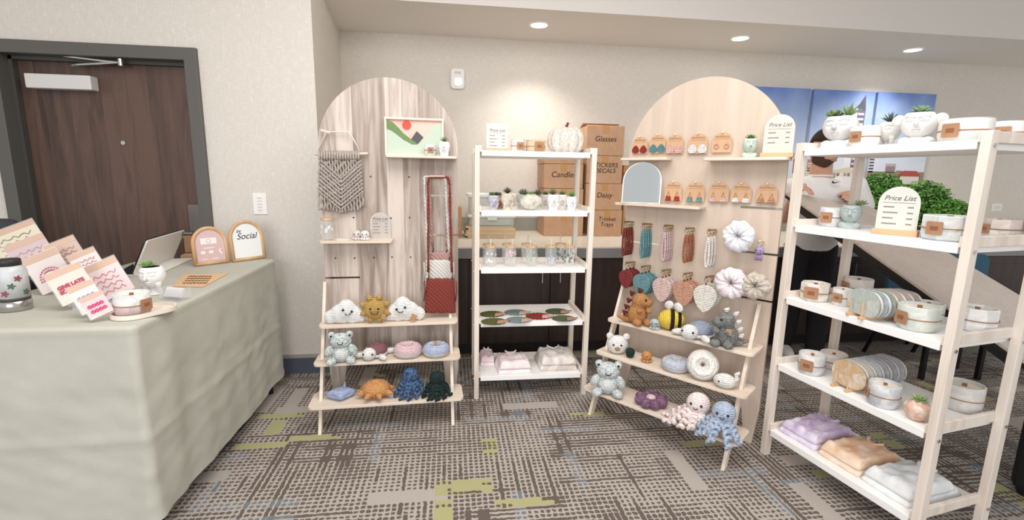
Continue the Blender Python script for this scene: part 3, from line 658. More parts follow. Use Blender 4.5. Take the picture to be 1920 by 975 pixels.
def price_sign(label, p, rz, w, h, rows, acrylic, foot=True, archd=True):
    t = thing('price_list_sign', label, 'sign', p, rz); f = .022 if foot else 0
    pl = arch(w, h-f*.5) if archd else [(-w/2, 0), (w/2, 0), (w/2, h-f*.5), (-w/2, h-f*.5)]
    MB().prism([(x, z+f*.5) for x, z in pl], -.0015, .0015).build('panel', acrylic, t)
    if foot: MB().box(-w*.55, w*.55, -.022, .022, 0, f).build('wooden_foot', mat('dcb08a', .6, 'woodx', 'cb9a72'), t, bevel=.002)
    text('Price List', w*.2, mat('6b625b', .8), t, T(0, -.0025, h*.76) @ FACE, shear=.3)
    MB().box(-w*.38, w*.38, -.0026, -.0016, h*.665, h*.669).build('underline', INK, t)
    for i in range(rows):
        z = h*.58-i*h*.115
        a = .36*w if i % 2 else .26*w
        MB().box(-w*.36, -w*.36+a, -.0026, -.0016, z-h*.012, z+h*.012).build('item_line', mat('8d857e', .7), t)
        MB().box(w*.22, w*.36, -.0026, -.0016, z-h*.012, z+h*.012).build('price_mark', mat('8d857e', .7), t)
    return t
def tumbler(label, p, rz, h, deco, dots, straw=(.02, .0, .1), group=None):
    t = thing('glass_tumbler', label, 'glass', p, rz, group); r = h*.28
    MB().lathe([(r*.86, 0), (r, h*.05), (r, h*.78), (r*.9, h*.88), (r*.9, h*.93)], 20).build('glass', clear('eef2f2', .22), t, smooth=True)
    MB().lathe([(r*.98, h*.91), (r*1.0, h*.92), (r*1.0, h*.99), (r*.96, h)], 24).build('bamboo_lid', BAMBOO, t)
    x, y, l = straw
    if l: MB().tube([(0, 0, h*.2), (x*.5, y*.5, h), (x, y, h+l)], .0035, 8).build('straw', clear('d9d6cf', .8), t, smooth=True)
    for i in range(dots):
        a = -PI/2+random.uniform(-1.3, 1.3); z = random.uniform(.2, .75)*h; q = random.uniform(.06, .1)*h
        mb = MB(); c = Vector((math.cos(a), math.sin(a), 0))*r*1.02
        mx = T(c.x, c.y, z) @ R('Z', a+PI/2)
        mb.prism([(q*(.55+.45*math.cos(5*b))*math.cos(b), q*(.55+.45*math.cos(5*b))*math.sin(b)) for b in [2*PI*j/30 for j in range(30)]], -.0008, .0004, mx=mx).build('printed_flower', mat(deco, .6), t)
    return t
# ---- middle rack
A = RM.ang
def mid(u, y, z): return base_on(RM, u, y, z)
p = mid(932, .2, 1.545); price_sign('clear rectangular price list sign on the white rack beside glass candles', p, A, pxm(40, p), pxm(52, p), 4, clear('f3efe9', .55), True, False)
for u, w_, h_, c, lb in ((971, 27, 23, 'ded6ce', 'small smoky glass candle with square tag beside the clear price sign'), (1004, 36, 22, 'd9bfa2', 'wider amber-tinted candle between small glass candle and white pumpkin')):
    p = mid(u, .17, 1.545); candle(lb, p, A, pxm(w_, p), pxm(h_, p), c, lid=True, tagx=.2, tagsz=.5)
p = mid(1060, .17, 1.545); k = pxm(70, p)
t = thing('chenille_pumpkin', 'large white and beige chunky yarn pumpkin with brown stem on top shelf', 'pumpkin', p, A)
for i in range(10):
    a_ = 2*PI*i/10; E_(t, 'rib', fz('f2efea', 'd2c4b2'), (.24*math.cos(a_), .24*math.sin(a_), .33), (.27, .2, .34), k, R('Z', a_))
MB().tube([(0, 0, .6*k), (.01*k, 0, .72*k), (.05*k, 0, .8*k)], lambda q: (.05-.02*q)*k, 8).build('stem', mat('6e3a34', .8), t, smooth=True)
for u, y, w_, c, c2, pl, lb in ((925, .07, 22, 'b5b3bf', 'd2d0d6', (('leaf', '6b7d52', -.12), ('leaf', '4d4a55', .2)), 'lilac-grey face planter with two tiny succulents'),
        (936, .2, 20, 'b0764f', 'd8cdbf', (('leaf', '7b8a50', 0),), 'terracotta marbled planter tucked behind the lilac-grey one'),
        (951, .07, 25, 'd8cdbd', 'c2b8ab', (('aloe', '4a4a38', 0),), 'beige face planter with dark spiky succulent'),
        (978, .24, 21, 'b9bcb4', 'd8d6d0', (('aloe', '56634a', 0),), 'sage grey face planter behind the wide marbled planter'),
        (1022, .25, 21, 'cfcac2', 'e4e1dc', (('leaf', '6c7a50', 0),), 'pale stone face planter half hidden behind the white one'),
        (1037, .07, 24, 'e8e6e3', 'f1f0ee', (('aloe', '55684f', -.05),), 'white face planter with a bushy spiky aloe'),
        (1053, .2, 22, 'ebe8e4', 'f3f1ee', (('leaf', '6b8a55', 0),), 'white face planter standing behind the bushy aloe one'),
        (1071, .08, 21, 'e9eaee', 'd5d9e2', (('aloe', '5c9a45', 0),), 'small white face planter with bright green tuft at the rack post')):
    p = mid(u, y, 1.195); k = pxm(w_, p)/.74; head_pot(lb, p, A+(.3 if u < 960 else -.1), k, c, pl, 'hands', col2=c2)
p = mid(995, .08, 1.195); k = pxm(42, p)
t = thing('trough_planter', 'wide marbled stone planter with three succulents in a row', 'planter', p, A)
MB().ball((0, 0, .36*k), (.5*k, .34*k, .36*k), 36, 20, fn=lambda d: 1+.1*noise.noise(d*3)+.05*noise.noise(d*7)).build('bowl', mat('d5d0c6', .8, 'speckle', 'b3aa9a'), t, smooth=True)
for x_, kd, c in ((-.3, 'aloe', '51613f'), (.02, 'leaf', '7b9a4e'), (.3, 'aloe', '4c4f46')): succulent(t, (x_*k, -.02*k, .66*k), .3*k, kd, c)
TL = [(920, .07, 'f4f4f4', 9), (957, .07, 'ecc9cd', 14), (996, .07, 'c3cdb4', 16), (1032, .07, '9fb2c6', 16), (1067, .07, '55634e', 16),
      (915, .17, 'e4cfd2', 4), (951, .17, 'd9a9ac', 6), (987, .17, 'd9b6a0', 6), (1050, .17, '3f5a40', 12)]
for (u, y, c, n_), lb in zip(TL, ('white daisies', 'pale pink blossoms', 'sage green leaves', 'dusty blue flowers', 'dark olive leaves', 'faint pink specks', 'rose dots', 'peach petals', 'deep green ferns')):
    p = mid(u, y, .845); tumbler('glass can tumbler with bamboo lid and straw, printed with '+lb, p, A, .128, c, n_, (random.uniform(-.02, .02), .0, .045 if y < .1 else .06), 'glass tumblers with bamboo lids')
def hedgehog(label, p, rz, k, c, face):
    t = thing('hedgehog_coaster', label, 'coaster', p, rz, 'felted hedgehog coasters'); m = fz(c)
    out = [((.5+.03*math.sin(23*a))*k*math.cos(a), (.42+.03*math.sin(19*a))*k*math.sin(a)) for a in [2*PI*i/60 for i in range(60)]]
    MB().prism(out, 0, .05*k, 'z').build('spiny_back', m, t, bevel=.003)
    MB().prism([(.05*k, -.38*k), (.25*k, -.42*k), (.48*k, -.3*k), (.62*k, -.16*k), (.4*k, -.02*k), (.15*k, -.06*k)], .05*k, .09*k, 'z').build('face', fz(face), t, bevel=.003)
    E_(t, 'nose', BLKEYE, (.6, -.17, .08), .025, k, nu=8, nv=6)
for u, v, w_, c, f_, lb in ((922, 590, 43, '5b5f33', 'd0a083', 'olive green hedgehog coaster with peach face, back one of the pair nearest the streaky board'), (926, 604, 46, '636838', 'd0a083', 'olive green hedgehog coaster with peach face, front one of the pair nearest the streaky board'),
        (967, 587, 43, '7e908e', 'e0b9a0', 'grey-teal hedgehog coaster with peach face, back one of the pair'), (971, 601, 44, '8a9c99', 'e0b9a0', 'grey-teal hedgehog coaster with peach face, front one of the pair'),
        (1009, 594, 46, '8f2f22', 'e9b6ac', 'rust red hedgehog coaster with pink face'), (1044, 585, 42, '59613c', 'c59a7e', 'dark olive hedgehog coaster next to the rust red one'), (1056, 598, 42, '5e6640', 'b98f7a', 'dark olive hedgehog coaster touching the rail on the birch board side')):
    p = onz(u, v, .505); hedgehog(lb, p+Vector((0, 0, .0005)), A+.1, pxm(w_, p), c, f_)
def shirt(label, p, rz, w, d, h, c, c2, seed, fold=True):
    t = thing('folded_shirt', label, 'shirt', p, rz); m = mat(c, .9, 'tie', c2)
    def slab(w, d, z0, h, sd, name, ox=0, oy=0, par=None):
        nx, ny = 26, 20; mb = MB(); vs = []; fs = []
        for top in (1, 0):
            for j in range(ny+1):
                for i in range(nx+1):
                    x, y = (i/nx-.5), (j/ny-.5); e = 1-max(abs(x), abs(y))*2; r = min(1, e/.16)
                    pinch = (1-.03*noise.noise(Vector((x*5, y*5, sd)))-.02*abs(x*y)*4)
                    zz = z0+(h*(.25+.75*math.sin(r*PI/2)) + (noise.noise(Vector((x*4+sd, y*4, sd)))*.3+noise.noise(Vector((x*9+y*5, y*9, sd)))*.18)*h*r if top else 0)
                    vs.append((ox+x*w*pinch, oy+y*d*pinch, max(zz, z0+.0004)))
        N = (nx+1)*(ny+1)
        for q in (0, 1):
            for j in range(ny):
                for i in range(nx): a = q*N+j*(nx+1)+i; fs.append((a, a+1, a+nx+2, a+nx+1))
        rim = [j*(nx+1) for j in range(0)]
        edge = [i for i in range(nx+1)]+[j*(nx+1)+nx for j in range(1, ny+1)]+[ny*(nx+1)+i for i in range(nx-1, -1, -1)]+[j*(nx+1) for j in range(ny-1, 0, -1)]
        fs += [(edge[i], edge[(i+1) % len(edge)], edge[(i+1) % len(edge)]+N, edge[i]+N) for i in range(len(edge))]
        return mb.add(vs, fs).build(name, m, t, smooth=True)
    slab(w, d, 0, h*.55, seed, 'lower_fold'); slab(w*.93, d*.86, h*.42, h*.6, seed+3, 'upper_fold', .02*w, -.05*d)
    pts = [(.16*w*math.cos(a), .3*d+.1*d*math.sin(a), h*(1.02+.15*abs(math.cos(a)))) for a in [PI+PI*i/14 for i in range(15)]]
    MB().tube(pts, .006, 8).build('neckband', m, t, smooth=True)
    return t
p = onz(960, 688, .15); shirt('folded pale blush pink tie-dye shirt on the lowest rack shelf', p, A+.05, .22, .24, .075, 'eed9d8', 'f8eeec', 3)
p = onz(918, 680, .15); p.x = RM.w(.083, 0, 0).x; shirt('pale pink shirt folded partly beneath the blush one', p+Vector((0, .04, 0)), A, .095, .2, .06, 'ead5d8', 'f5e9ea', 9)
p = onz(1040, 681, .15); shirt('folded cream, taupe and lilac tie-dye shirt on the lowest rack shelf', p, A, .25, .26, .085, 'f1ece8', 'cbbfb6', 5)

# ------------------------------------------------------------------ right rack
A = RR.ang; FC = A+.55
def rr(u, v, z, w=50):                                # stand the thing behind the pixel of its front foot, clear of the posts
    p = onz(u, v, z); r = pxm(w, p)/2; dr = Vector((p.x, p.y, 0)).normalized()
    for _ in range(120):
        x, y, _z = RR.loc(p)
        if y < r-.008 or (x > .70-r-.05 and y < .365-r): p = p+dr*.004
        else: break
    x = RR.loc(p)[0]
    if x > .70-r-.05: p = p-RR.d*(x-(.70-r-.05))
    if x < r+.028: p = p+RR.d*(r+.028-x)
    return p
def rrt(u, y): return base_on(RR, u, y, 1.545)
p = RR.w(.104, .09, 1.545); head_pot('white face planter with two small succulents above the man', p, FC-.2, .155, 'd5d5d3', (('leaf', '7e9a66', -.2), ('aloe', '86a066', .18)), 'bust', col2='e6e5e2', wide=1.2)
p = RR.w(.235, .07, 1.545); candle('white round candle with square leather tag between two face planters', p, FC, pxm(48, p), pxm(36, p), 'dedbd6', lid=True, tagx=-.5, tagsz=.42, col2='ebe8e3')
p = rrt(1662, .19); head_pot('pale grey sleeping face planter with dark spiky aloe on the top shelf', p, FC-.5, pxm(40, p)/.78, 'd6d4cf', (('aloe', '55605a', 0),), 'hands', col2='e2dfda')
p = rrt(1716, .15); head_pot('white dog-eared wrinkled face planter with pale green succulent', p, FC-.1, pxm(66, p)/1.0, 'dad8d5', (('leaf', '8fae84', 0),), 'bust', True, 'e8e6e3', 1.1)
p = rrt(1806, .10); candle('large white concrete candle with leather tag on top shelf end', p, FC, pxm(78, p), pxm(40, p), 'd5d3cf', lid=True, tagx=-.55, tagsz=.34, col2='e3e0db')
p = rrt(1893, .285); p = p-RR.d*max(0, RR.loc(p)[0]-.59); candle('white concrete candle with leather tag behind the corner post of the top shelf', p, FC, pxm(64, p), pxm(38, p), 'd3d0cb', lid=True, tagx=-.2, tagsz=.34, col2='e3e0db')
Z = 1.195
p = rr(1557, 424, Z, 40); candle('small white and grey candle with leather tag beside the sage bust', p, FC, pxm(40, p), pxm(34, p), 'c9c8cc', sq=None, tagx=-.3, tagsz=.5, col2='e4e2e0', lid=True)
p = rr(1592, 428, Z, 41); head_pot('sage grey bust planter with trailing sprig', p, FC, pxm(41, p)/.85, 'a9b5b2', (('leaf', '8a9a72', .25),), 'bust', col2='bcc6c3', wide=.95)
p = rr(1676, 444, Z, 62); price_sign('frosted arched price list sign in a wooden foot in front of the green shrubs', p, FC-.15, pxm(62, p), pxm(90, p), 4, mat('dcdcd4', .4))
p = rr(1774, 452, Z, 80); candle('large octagonal white and grey candle with leather tag next to the rack post', p, FC, pxm(80, p), pxm(46, p), 'c9d0d0', sq=8, tagx=-.5, tagsz=.32, col2='e6e3df')
p = rr(1868, 446, Z, 60); candle('octagonal dusty pink and white candle behind the rack post', p, FC, pxm(60, p), pxm(36, p), 'd6c6be', sq=8, tagx=-.7, tagsz=.3, two='e2dcd6', col2='e2d9d3')
Z = .845
p = rr(1526, 562, Z, 46); candle('faceted cream and white candle with leather tag at the shelf corner', p, FC, pxm(46, p), pxm(33, p), 'd8cfc2', sq=8, tagx=-.1, tagsz=.5, col2='ecebe8')
p = rr(1574, 556, Z, 46)+RR.n*.1; candle('white candle with leather tag behind the short candle by the tray rack', p, FC, pxm(46, p), pxm(34, p), 'd9d2cc', tagx=-.9, tagsz=.45, col2='e8e4df')
p = rr(1577, 572, Z, 32); candle('short white candle with leather tag against the tray rack', p, FC, pxm(32, p), pxm(32, p), 'dddad6', tagx=-.4, tagsz=.55, col2='ebe8e4')
p = RR.w(.475, .235, Z); candle('pale sage candle with white wax behind the lidless green-glazed candle', p, FC, pxm(48, p), pxm(36, p), 'd5d8d2', tagx=-1.2, tagsz=.35, col2='e6e6e2')
p = RR.w(.54, .075, Z); candle('green-grey glazed candle with leather tag near the front shelf edge', p, FC, pxm(64, p), pxm(46, p), 'c6ccc4', tagx=-.8, tagsz=.4, col2='dcdcd6', lid=False)
p = RR.w(.605, .29, Z); candle('white octagonal candle with leather tag and exposed wax behind the rack post', p, FC, pxm(60, p), pxm(44, p), 'd9d9d8', sq=8, tagx=-1.0, tagsz=.34, col2='e9e8e6')
Z = .505
p = rr(1518, 708, Z, 44); candle('grey-blue and white candle with leather tag in front corner of the tray shelf', p, FC, pxm(44, p), pxm(38, p), 'c9c9cd', tagx=-.2, tagsz=.5, col2='e3e1df')
p = rr(1546, 690, Z, 44)+RR.n*.05; candle('round cream candle with wooden wick behind the grey-blue one', p, FC, pxm(44, p), pxm(28, p), 'ddd8d1', tagx=-.9, tagsz=.45, col2='ebe7e2')
p = rr(1650, 782, Z, 50); candle('blue-grey marbled candle in front of the standing trays', p, FC, pxm(50, p), pxm(44, p), 'b9bcc2', tagx=-1.3, tagsz=.4, col2='dcdbd9')
p = rr(1712, 816, Z, 42); k = pxm(44, p)
t = thing('stone_planter', 'rough rust and white stone planter with green succulent', 'planter', p, FC)
MB().ball((0, 0, .45*k), (.46*k, .44*k, .45*k), 32, 20, fn=lambda d: 1+.16*noise.noise(d*3)+.07*noise.noise(d*8)).build('pot', mat('d9b29c', .85, 'speckle', 'ece6e0'), t, smooth=True); succulent(t, (0, 0, .84*k), .5*k, 'leaf', '9ab478')
p = rr(1800, 812, Z, 60)+RR.n*.02; candle('large plain round grey candle behind the rack post', p, FC, pxm(60, p), pxm(50, p), 'c9c6c2', tagx=None, col2='dad7d2')
def tray_rack(label, labels, u0, v0, u1, v1, z, tw, th, cols, n=6):
    a, b = onz(u0, v0, z), onz(u1, v1, z); ang = math.atan2((b-a).y, (b-a).x); L = (b-a).length
    t = thing('tray_rack', label, 'rack', (a+b)/2, ang)
    MB().box(-L/2, L/2, -.022, -.01, 0, .012).box(-L/2, L/2, .01+.03, .022+.03, 0, .012).build('rail', BAMBOO, t, bevel=.002)
    for i in range(n+1):
        x = -L/2+.012+(L-.024)*i/n
        for y in (-.016, .046): MB().cyl((x, y, .01), (x, y, .075), .0035, n=8).build('dowel', BAMBOO, t)
    for i in range(n):
        x = -L/2+.012+(L-.024)*(i+.5)/n; c, c2 = cols[i % len(cols)]
        q = (a+b)/2+Vector((math.cos(ang), math.sin(ang), 0))*x
        g = thing('oval_tray', labels[i], 'tray', mx=T(*(q+Vector((0, 0, .013+th/2)))) @ R('Z', ang+PI/2) @ R('X', -.05), group='trays in '+label.split(' holding')[0])
        MB().prism(arc(tw, th, th*.48, 10), -.004, .004).build('base', mat(c, .6, 'speckle', c2), g)
        o_ = arc(tw, th, th*.48, 10); i_ = arc(tw*.93, th*.86, th*.41, 10); mb = MB(); N = len(o_)
        mb.add([(x_, y_, z_) for y_ in (-.012, .004) for x_, z_ in o_]+[(x_, y_, z_) for y_ in (-.012, .004) for x_, z_ in i_],
               [f for i2 in range(N) for j2 in [(i2+1) % N] for f in ((i2, j2, N+j2, N+i2), (2*N+i2, 3*N+i2, 3*N+j2, 2*N+j2), (i2, 2*N+i2, 2*N+j2, j2))]).build('rim', mat(c2 or c, .6), g)
    return t
TC = [('b4c1bc', 'd8d5cc'), ('b4bcc6', 'd5d7dc'), ('a9b2a2', 'c9ccc0'), ('cfc0b4', 'ddd2c8'), ('c9bdb8', 'd9cfca'), ('c3b6b2', 'd6cac5')]
tray_rack('bamboo tray rack holding six pastel oval trays', ['sage green and white oval tray at the front of the upper tray rack', 'blue-grey oval tray second in the upper tray rack', 'moss green oval tray third in the upper tray rack', 'tan oval tray fourth in the upper tray rack', 'mauve-grey oval tray fifth in the upper tray rack', 'pinkish grey oval tray last in the upper tray rack'], 1603, 597, 1700, 596, .845, .16, .105, TC)
TC2 = [('c9a983', 'e0d8cc'), ('cfc8bf', 'd9d4cc'), ('c0c2c2', 'd2d3d2'), ('b3b5b8', 'cfd0d1'), ('aeb0b4', 'cacbcc'), ('b9babb', 'd0d0d0')]
tray_rack('beech tray rack holding six grey and tan oval trays', ['tan and white colour-block oval tray at the front of the lower tray rack', 'cream-grey oval tray second in the lower tray rack', 'light grey oval tray third in the lower tray rack', 'slate grey oval tray fourth in the lower tray rack', 'blue-grey marbled oval tray fifth in the lower tray rack', 'pale grey oval tray last in the lower tray rack'], 1577, 733, 1668, 716, .505, .15, .115, TC2)
p = RR.w(.135, .175, .15); shirt('folded lavender and white tie-dye shirt on the lowest shelf near the birch board stand', p, A+.03, .2, .3, .07, 'b9a3c6', 'e6dcec', 11)
p = RR.w(.345, .18, .15); shirt('folded peach tie-dye shirt between the lavender and grey ones', p, A+.02, .195, .3, .065, 'e3b590', 'f1dcc8', 13)
p = RR.w(.552, .18, .15); shirt('folded white and grey tie-dye shirt near the front rack post', p, A-.02, .195, .3, .07, 'd5dadb', 'f0f1f1', 17)

# ------------------------------------------------------------------ things hung on the streaky board
A = SL.ang
def tubes(mb, pts, r, n=6): return mb.tube(pts, r, n)
o0 = SL.at(640, 288, .315); k = pxm(1, o0)                # metres per pixel at the macrame
t = thing('macrame_hanging', 'grey cotton macrame wall hanging with chevron knots on a wooden dowel', 'wall hanging', o0, A)
def mp(u, v, y=0): q = SL.at(u, v, .315)-o0; return Vector((q.dot(SL.d), y, q.z))
ROPE = mat('b8aea5', .95, 'fuzzy', 'a89e95'); ROPE2 = mat('c0b6ad', .95, 'fuzzy', 'b1a79e')
MB().tube([mp(590, 289), mp(690, 288)], .008, 10).build('dowel', mat('e3d5c4', .7), t, smooth=True)
MB().tube([mp(597, 282), mp(612, 247), mp(655, 248), mp(676, 284)], .004, 6).build('hanging_cord', mat('e6dccd', .9), t, smooth=True)
MB().tube([mp(602, 244), mp(619, 249, -.004)], .006, 6).build('peg', PLY, t)
N = 16
mb = MB()
for i in range(N):
    u = 599+i*(673-599)/(N-1); tubes(mb, [mp(u, 289-5, -.0), mp(u, 284, -.012), mp(u, 296, -.012), mp(u, 300, -.004)], .006)
mb.build('cord_loops', ROPE2, t, smooth=True)
for i in range(N):
    u0_ = 599+i*(672-599)/(N-1); u1_ = 598+i*(682-598)/(N-1); pts = []
    vend = 391+random.uniform(-3, 3)+8*(1-abs(i-N/2+.5)/(N/2)); L = 22
    for j in range(L+1):
        q = j/L; u = u0_+(u1_-u0_)*q; v = 296+(vend-296)*q
        pts.append(mp(u+1.0*math.sin(q*40+i*2), v, -.002-.004*math.sin(q*33+i)))
    MB().tube(pts, .0062, 6).build('cord', ROPE, t, smooth=True)
for r_ in range(9):
    mb = MB()
    v0 = 303+r_*7.2
    for q in (-1, 1):
        for j in range(15):
            f = (j+.5)/15; u = 640+q*f*37*(1+.002*(v0-300)); v = v0+34*(1-f)-2
            c = mp(u, v, -.010); mb.ball(tuple(c), (.0085, .006, .0052), 8, 6, mx=None)
    mb.build('chevron_row', ROPE2 if r_ % 2 else ROPE, t, smooth=True)
# picture on the upper shelf
p0, p1 = SL.at(722, 288, .30), SL.at(832, 220, .30); W_ = (p1-p0).dot(SL.d); H_ = p1.z-p0.z
pz = ZL_UP
t = thing('framed_landscape', 'framed clay landscape of green hills, grey peak and red sun under pink sky', 'picture', SL.w(SL.loc(p0)[0]+W_/2, .315, pz), A)
MB().prism([(-W_/2, 0), (W_/2, 0), (W_/2, H_), (-W_/2, H_)], .002, .008).build('sky', mat('e6b9ab', .8, 'card', 'eccabd'), t)
fr_ = .012
for nm, bx in (('frame_rail', (-W_/2, W_/2, 0, fr_)), ('frame_rail', (-W_/2, W_/2, H_-fr_, H_)), ('frame_stile', (-W_/2, -W_/2+fr_, fr_, H_-fr_)), ('frame_stile', (W_/2-fr_, W_/2, fr_, H_-fr_))):
    MB().box(bx[0], bx[1], -.014, .01, bx[2], bx[3]).build(nm, PLY, t, bevel=.0015)
def lay(name, pts, c, y0): MB().prism([(-W_/2+fr_+x*(W_-2*fr_), fr_+z*(H_-2*fr_)) for x, z in pts], y0, .003).build(name, mat(c, .85), t)
lay('grey_peak', [(.38, .3), (.54, .68), (.66, .5), (.56, .3)], '55585c', -.003)
lay('pale_hill', [(0, 0), (1, 0), (1, .92), (.9, .9), (.8, .78), (.7, .52), (.6, .32), (.5, .28), (.3, .4), (.15, .62), (0, .73)], 'bccab8', -.005)
lay('green_ridge', [(0, .72), (.08, .68), (.3, .42), (.45, .28), (.56, .28), (.5, .36), (.42, .45), (.3, .6), (.2, .78), (.1, .93), (0, .97)], '71895a', -.007)
MB().cyl((-W_/2+.37*W_, .003, .81*H_), (-W_/2+.37*W_, -.004, .81*H_), .075*W_, n=24).build('red_sun', mat('d4573f', .8), t)
p = SL.w(lx(SL, 806, 270, .28)[0], .262, ZL_UP); candle('small white glass candle with square tag in front of the framed landscape', p, A, .06, .062, 'e3e0dc', tagx=.1, tagsz=.55)
p = SL.w(lx(SL, 833, 270, .28)[0], .265, ZL_UP); head_pot('white face planter with green sprig in front of the landscape frame corner', p, A-.1, .088, 'efeeec', (('aloe', '6b8a4a', 0),), 'hands', col2='f6f5f3')
# lower shelf of the streaky board
x_, _ = lx(SL, 615, 440, .29); tumbler('tall glass with bamboo lid and white dot prints under the macrame', SL.w(x_, .285, ZL_LO), A, .125, 'f4f2ee', 10, (0, 0, 0))
x_, _ = lx(SL, 643, 446, .26); t = thing('trinket_tray', 'shallow oval pink and grey trinket tray next to the glass under the macrame', 'tray', SL.w(x_, .262, ZL_LO), A)
MB().prism(arc(.085, .05, .024), 0, .01, 'z').build('dish', mat('d9cdc6', .6, 'speckle', 'c9d2cf'), t, bevel=.002); MB().prism(arc(.076, .042, .02), .0101, .012, 'z').build('glaze', mat('c6d2d0', .3), t)
for u, lb, c in ((669, 'tiny blush pink crochet octopus beside the white one on the small shelf', 'ecdedb'), (685, 'tiny white crochet octopus with dark eyes on the small shelf', 'f5f2ef')):
    x_, _ = lx(SL, u, 440, .28); mini(lb, SL.w(x_, .268 if u > 680 else .285, ZL_LO), A, .056, c)
x_, _ = lx(SL, 713, 430, .31); price_sign('frosted arched price list sign behind tiny white octopuses', SL.w(x_, .318, ZL_LO), A, .115, .155, 4, clear('dcd4cd', .55), False)
# woven bags hanging from pegs
def bag(label, u0, u1, v0, v1, vs, y, c, du=0):
    o = SL.at((u0+u1)/2, v1, y); t = thing('woven_bag', label, 'bag', o, A); m = mat(c, .95, 'braid')
    g = lambda u, v, dy=0: (lambda q: Vector((q.dot(SL.d), dy, q.z)))(SL.at(u, v, y)-o)
    mb = MB(); n = 14; vs_ = []; fs = []
    for sd in (0, 1):
        for j in range(n+1):
            for i in range(n+1):
                q, f = i/n, j/n; b_ = math.sin(PI*q)**.5*math.sin(PI*min(1, f*.9+.12))**.5
                P_ = g(u0+(u1-u0)*q+(3*(f-.4)*(2*q-1)), v0+(v1-v0)*f); vs_.append((P_.x, (-.018*b_-.001)*(1 if sd == 0 else -.2), P_.z+.002*math.sin(q*20)))
    M_ = (n+1)**2
    for sd in (0, 1):
        for j in range(n):
            for i in range(n): a = sd*M_+j*(n+1)+i; fs.append((a, a+1, a+n+2, a+n+1))
    ed = [i for i in range(n+1)]+[j*(n+1)+n for j in range(1, n+1)]+[n*(n+1)+i for i in range(n-1, -1, -1)]+[j*(n+1) for j in range(n-1, 0, -1)]
    fs += [(ed[i], ed[(i+1) % len(ed)], ed[(i+1) % len(ed)]+M_, ed[i]+M_) for i in range(len(ed))]
    mb.add(vs_, fs).build('pouch', m, t, smooth=True)
    top = vs; sh = []
    for u_, v_ in ((u0+5, v0-12), (801+du, 340+du), (803+du, top), (838+du, top), (841+du, 345+du), (u1-6, v0-12)): sh.append(g(u_, v_, -.006))
    pts = []
    for i in range(len(sh)-1):
        for j in range(10): pts.append(sh[i].lerp(sh[i+1], j/10))
    pts.append(sh[-1])
    for ph in (0, PI): MB().tube([q+Vector((.003*math.cos(i*.9+ph), .003*math.sin(i*.9+ph), 0)) for i, q in enumerate(pts)], .0052, 6).build('strap_strand', m, t, smooth=True)
    for u_ in (u0+5, u1-6): MB().tube([g(u_, v0-13, -.006), g(u_+1.5, v0-6, -.01), g(u_, v0+1, -.006)], .004, 6).build('clasp', mat('7d6a58', .3, metal=1), t)
    for u_ in (u0-2, u1+2): MB().tube([g(u_, v0+4, -.008), g(u_+1, v0+22, -.01), g(u_-1, v0+42, -.01)], .004, 6).build('tassel', m, t, smooth=True)
bag('rose pink woven shoulder bag behind the white and rust bags', 806, 843, 472, 524, 329, .328, 'c39a94', 4)
bag('white woven shoulder bag with tassels hanging behind the rust red bag', 797, 848, 487, 546, 331, .258, 'dcd7d0', -6)
bag('rust red woven shoulder bag with twisted strap hanging in front of the white bag', 798, 853, 522, 587, 333, .21, '84392f', 2)

# ------------------------------------------------------------------ things hung on the birch board
A = SR.ang
def scribble(t, w, h, z, m, y=-.0016):
    mb = MB()
    for i in range(5):
        pts = [(-w/2+w*(i+j/6)/5, y, z+h*.5*math.sin(j*2.1+i*1.7)) for j in range(7)]; mb.tube(pts, .0007, 4)
    mb.build('handwriting', m, t)
def earring_card(label, u, v0, v1, w, kind, c):
    q = SR.at(u, v1, .325); hh = SR.at(u, v0, .325).z-q.z; ww = pxm(w, q)*1.02
    t = thing('earring_card', label, 'earrings', q, A, 'earring cards on the birch board')
    MB().prism(arch(ww, hh), -.001, .001).build('card', mat('cfa986', .85, 'card', 'c19a76'), t)
    MB().tube([(0, .014, hh*1.0), (0, -.014, hh*.98)], .004, 8).build('peg', PLY, t); scribble(t, ww*.7, hh*.1, hh*.78, mat('7d5c42', .8))
    MB().box(-ww*.4, ww*.4, -.0016, -.0011, hh*.66, hh*.67).build('printed_line', mat('8f6d52', .8), t)
    for sx in (-1, 1):
        x = sx*ww*.25
        if kind == 'leaf':
            L = hh*.46; e = MB().prism([(x+L*.5*math.sin(a)*(1-.35*math.cos(a))*.95, hh*.24-L*.5*math.cos(a)*-1) for a in [2*PI*i/20 for i in range(20)]], -.006, -.002).build('leaf_earring', mat(c, .9, 'knit'), t, bevel=.001)
            MB().box(x-.0008, x+.0008, -.0068, -.006, hh*.06, hh*.44).build('midrib', mat(c, .7), e)
        elif kind == 'fan':
            MB().tube([(x-.009, -.004, hh*.22), (x, -.004, hh*.48), (x+.009, -.004, hh*.22), (x-.009, -.004, hh*.22)], .0012, 6).build('triangle_wire', mat('a97c50', .4, metal=.7), t)
            MB().prism([(x-.013, hh*.22), (x+.013, hh*.22), (x+.017, -hh*.02), (x-.017, -hh*.02)], -.007, -.002).build('fringe', mat(c, .95, 'knit'), t, bevel=.001)
        else:
            MB().torus((x, -.003, hh*.3), .011, .003, 20, 6, 'y').build('ring_earring', mat(c, .8), t, smooth=True)
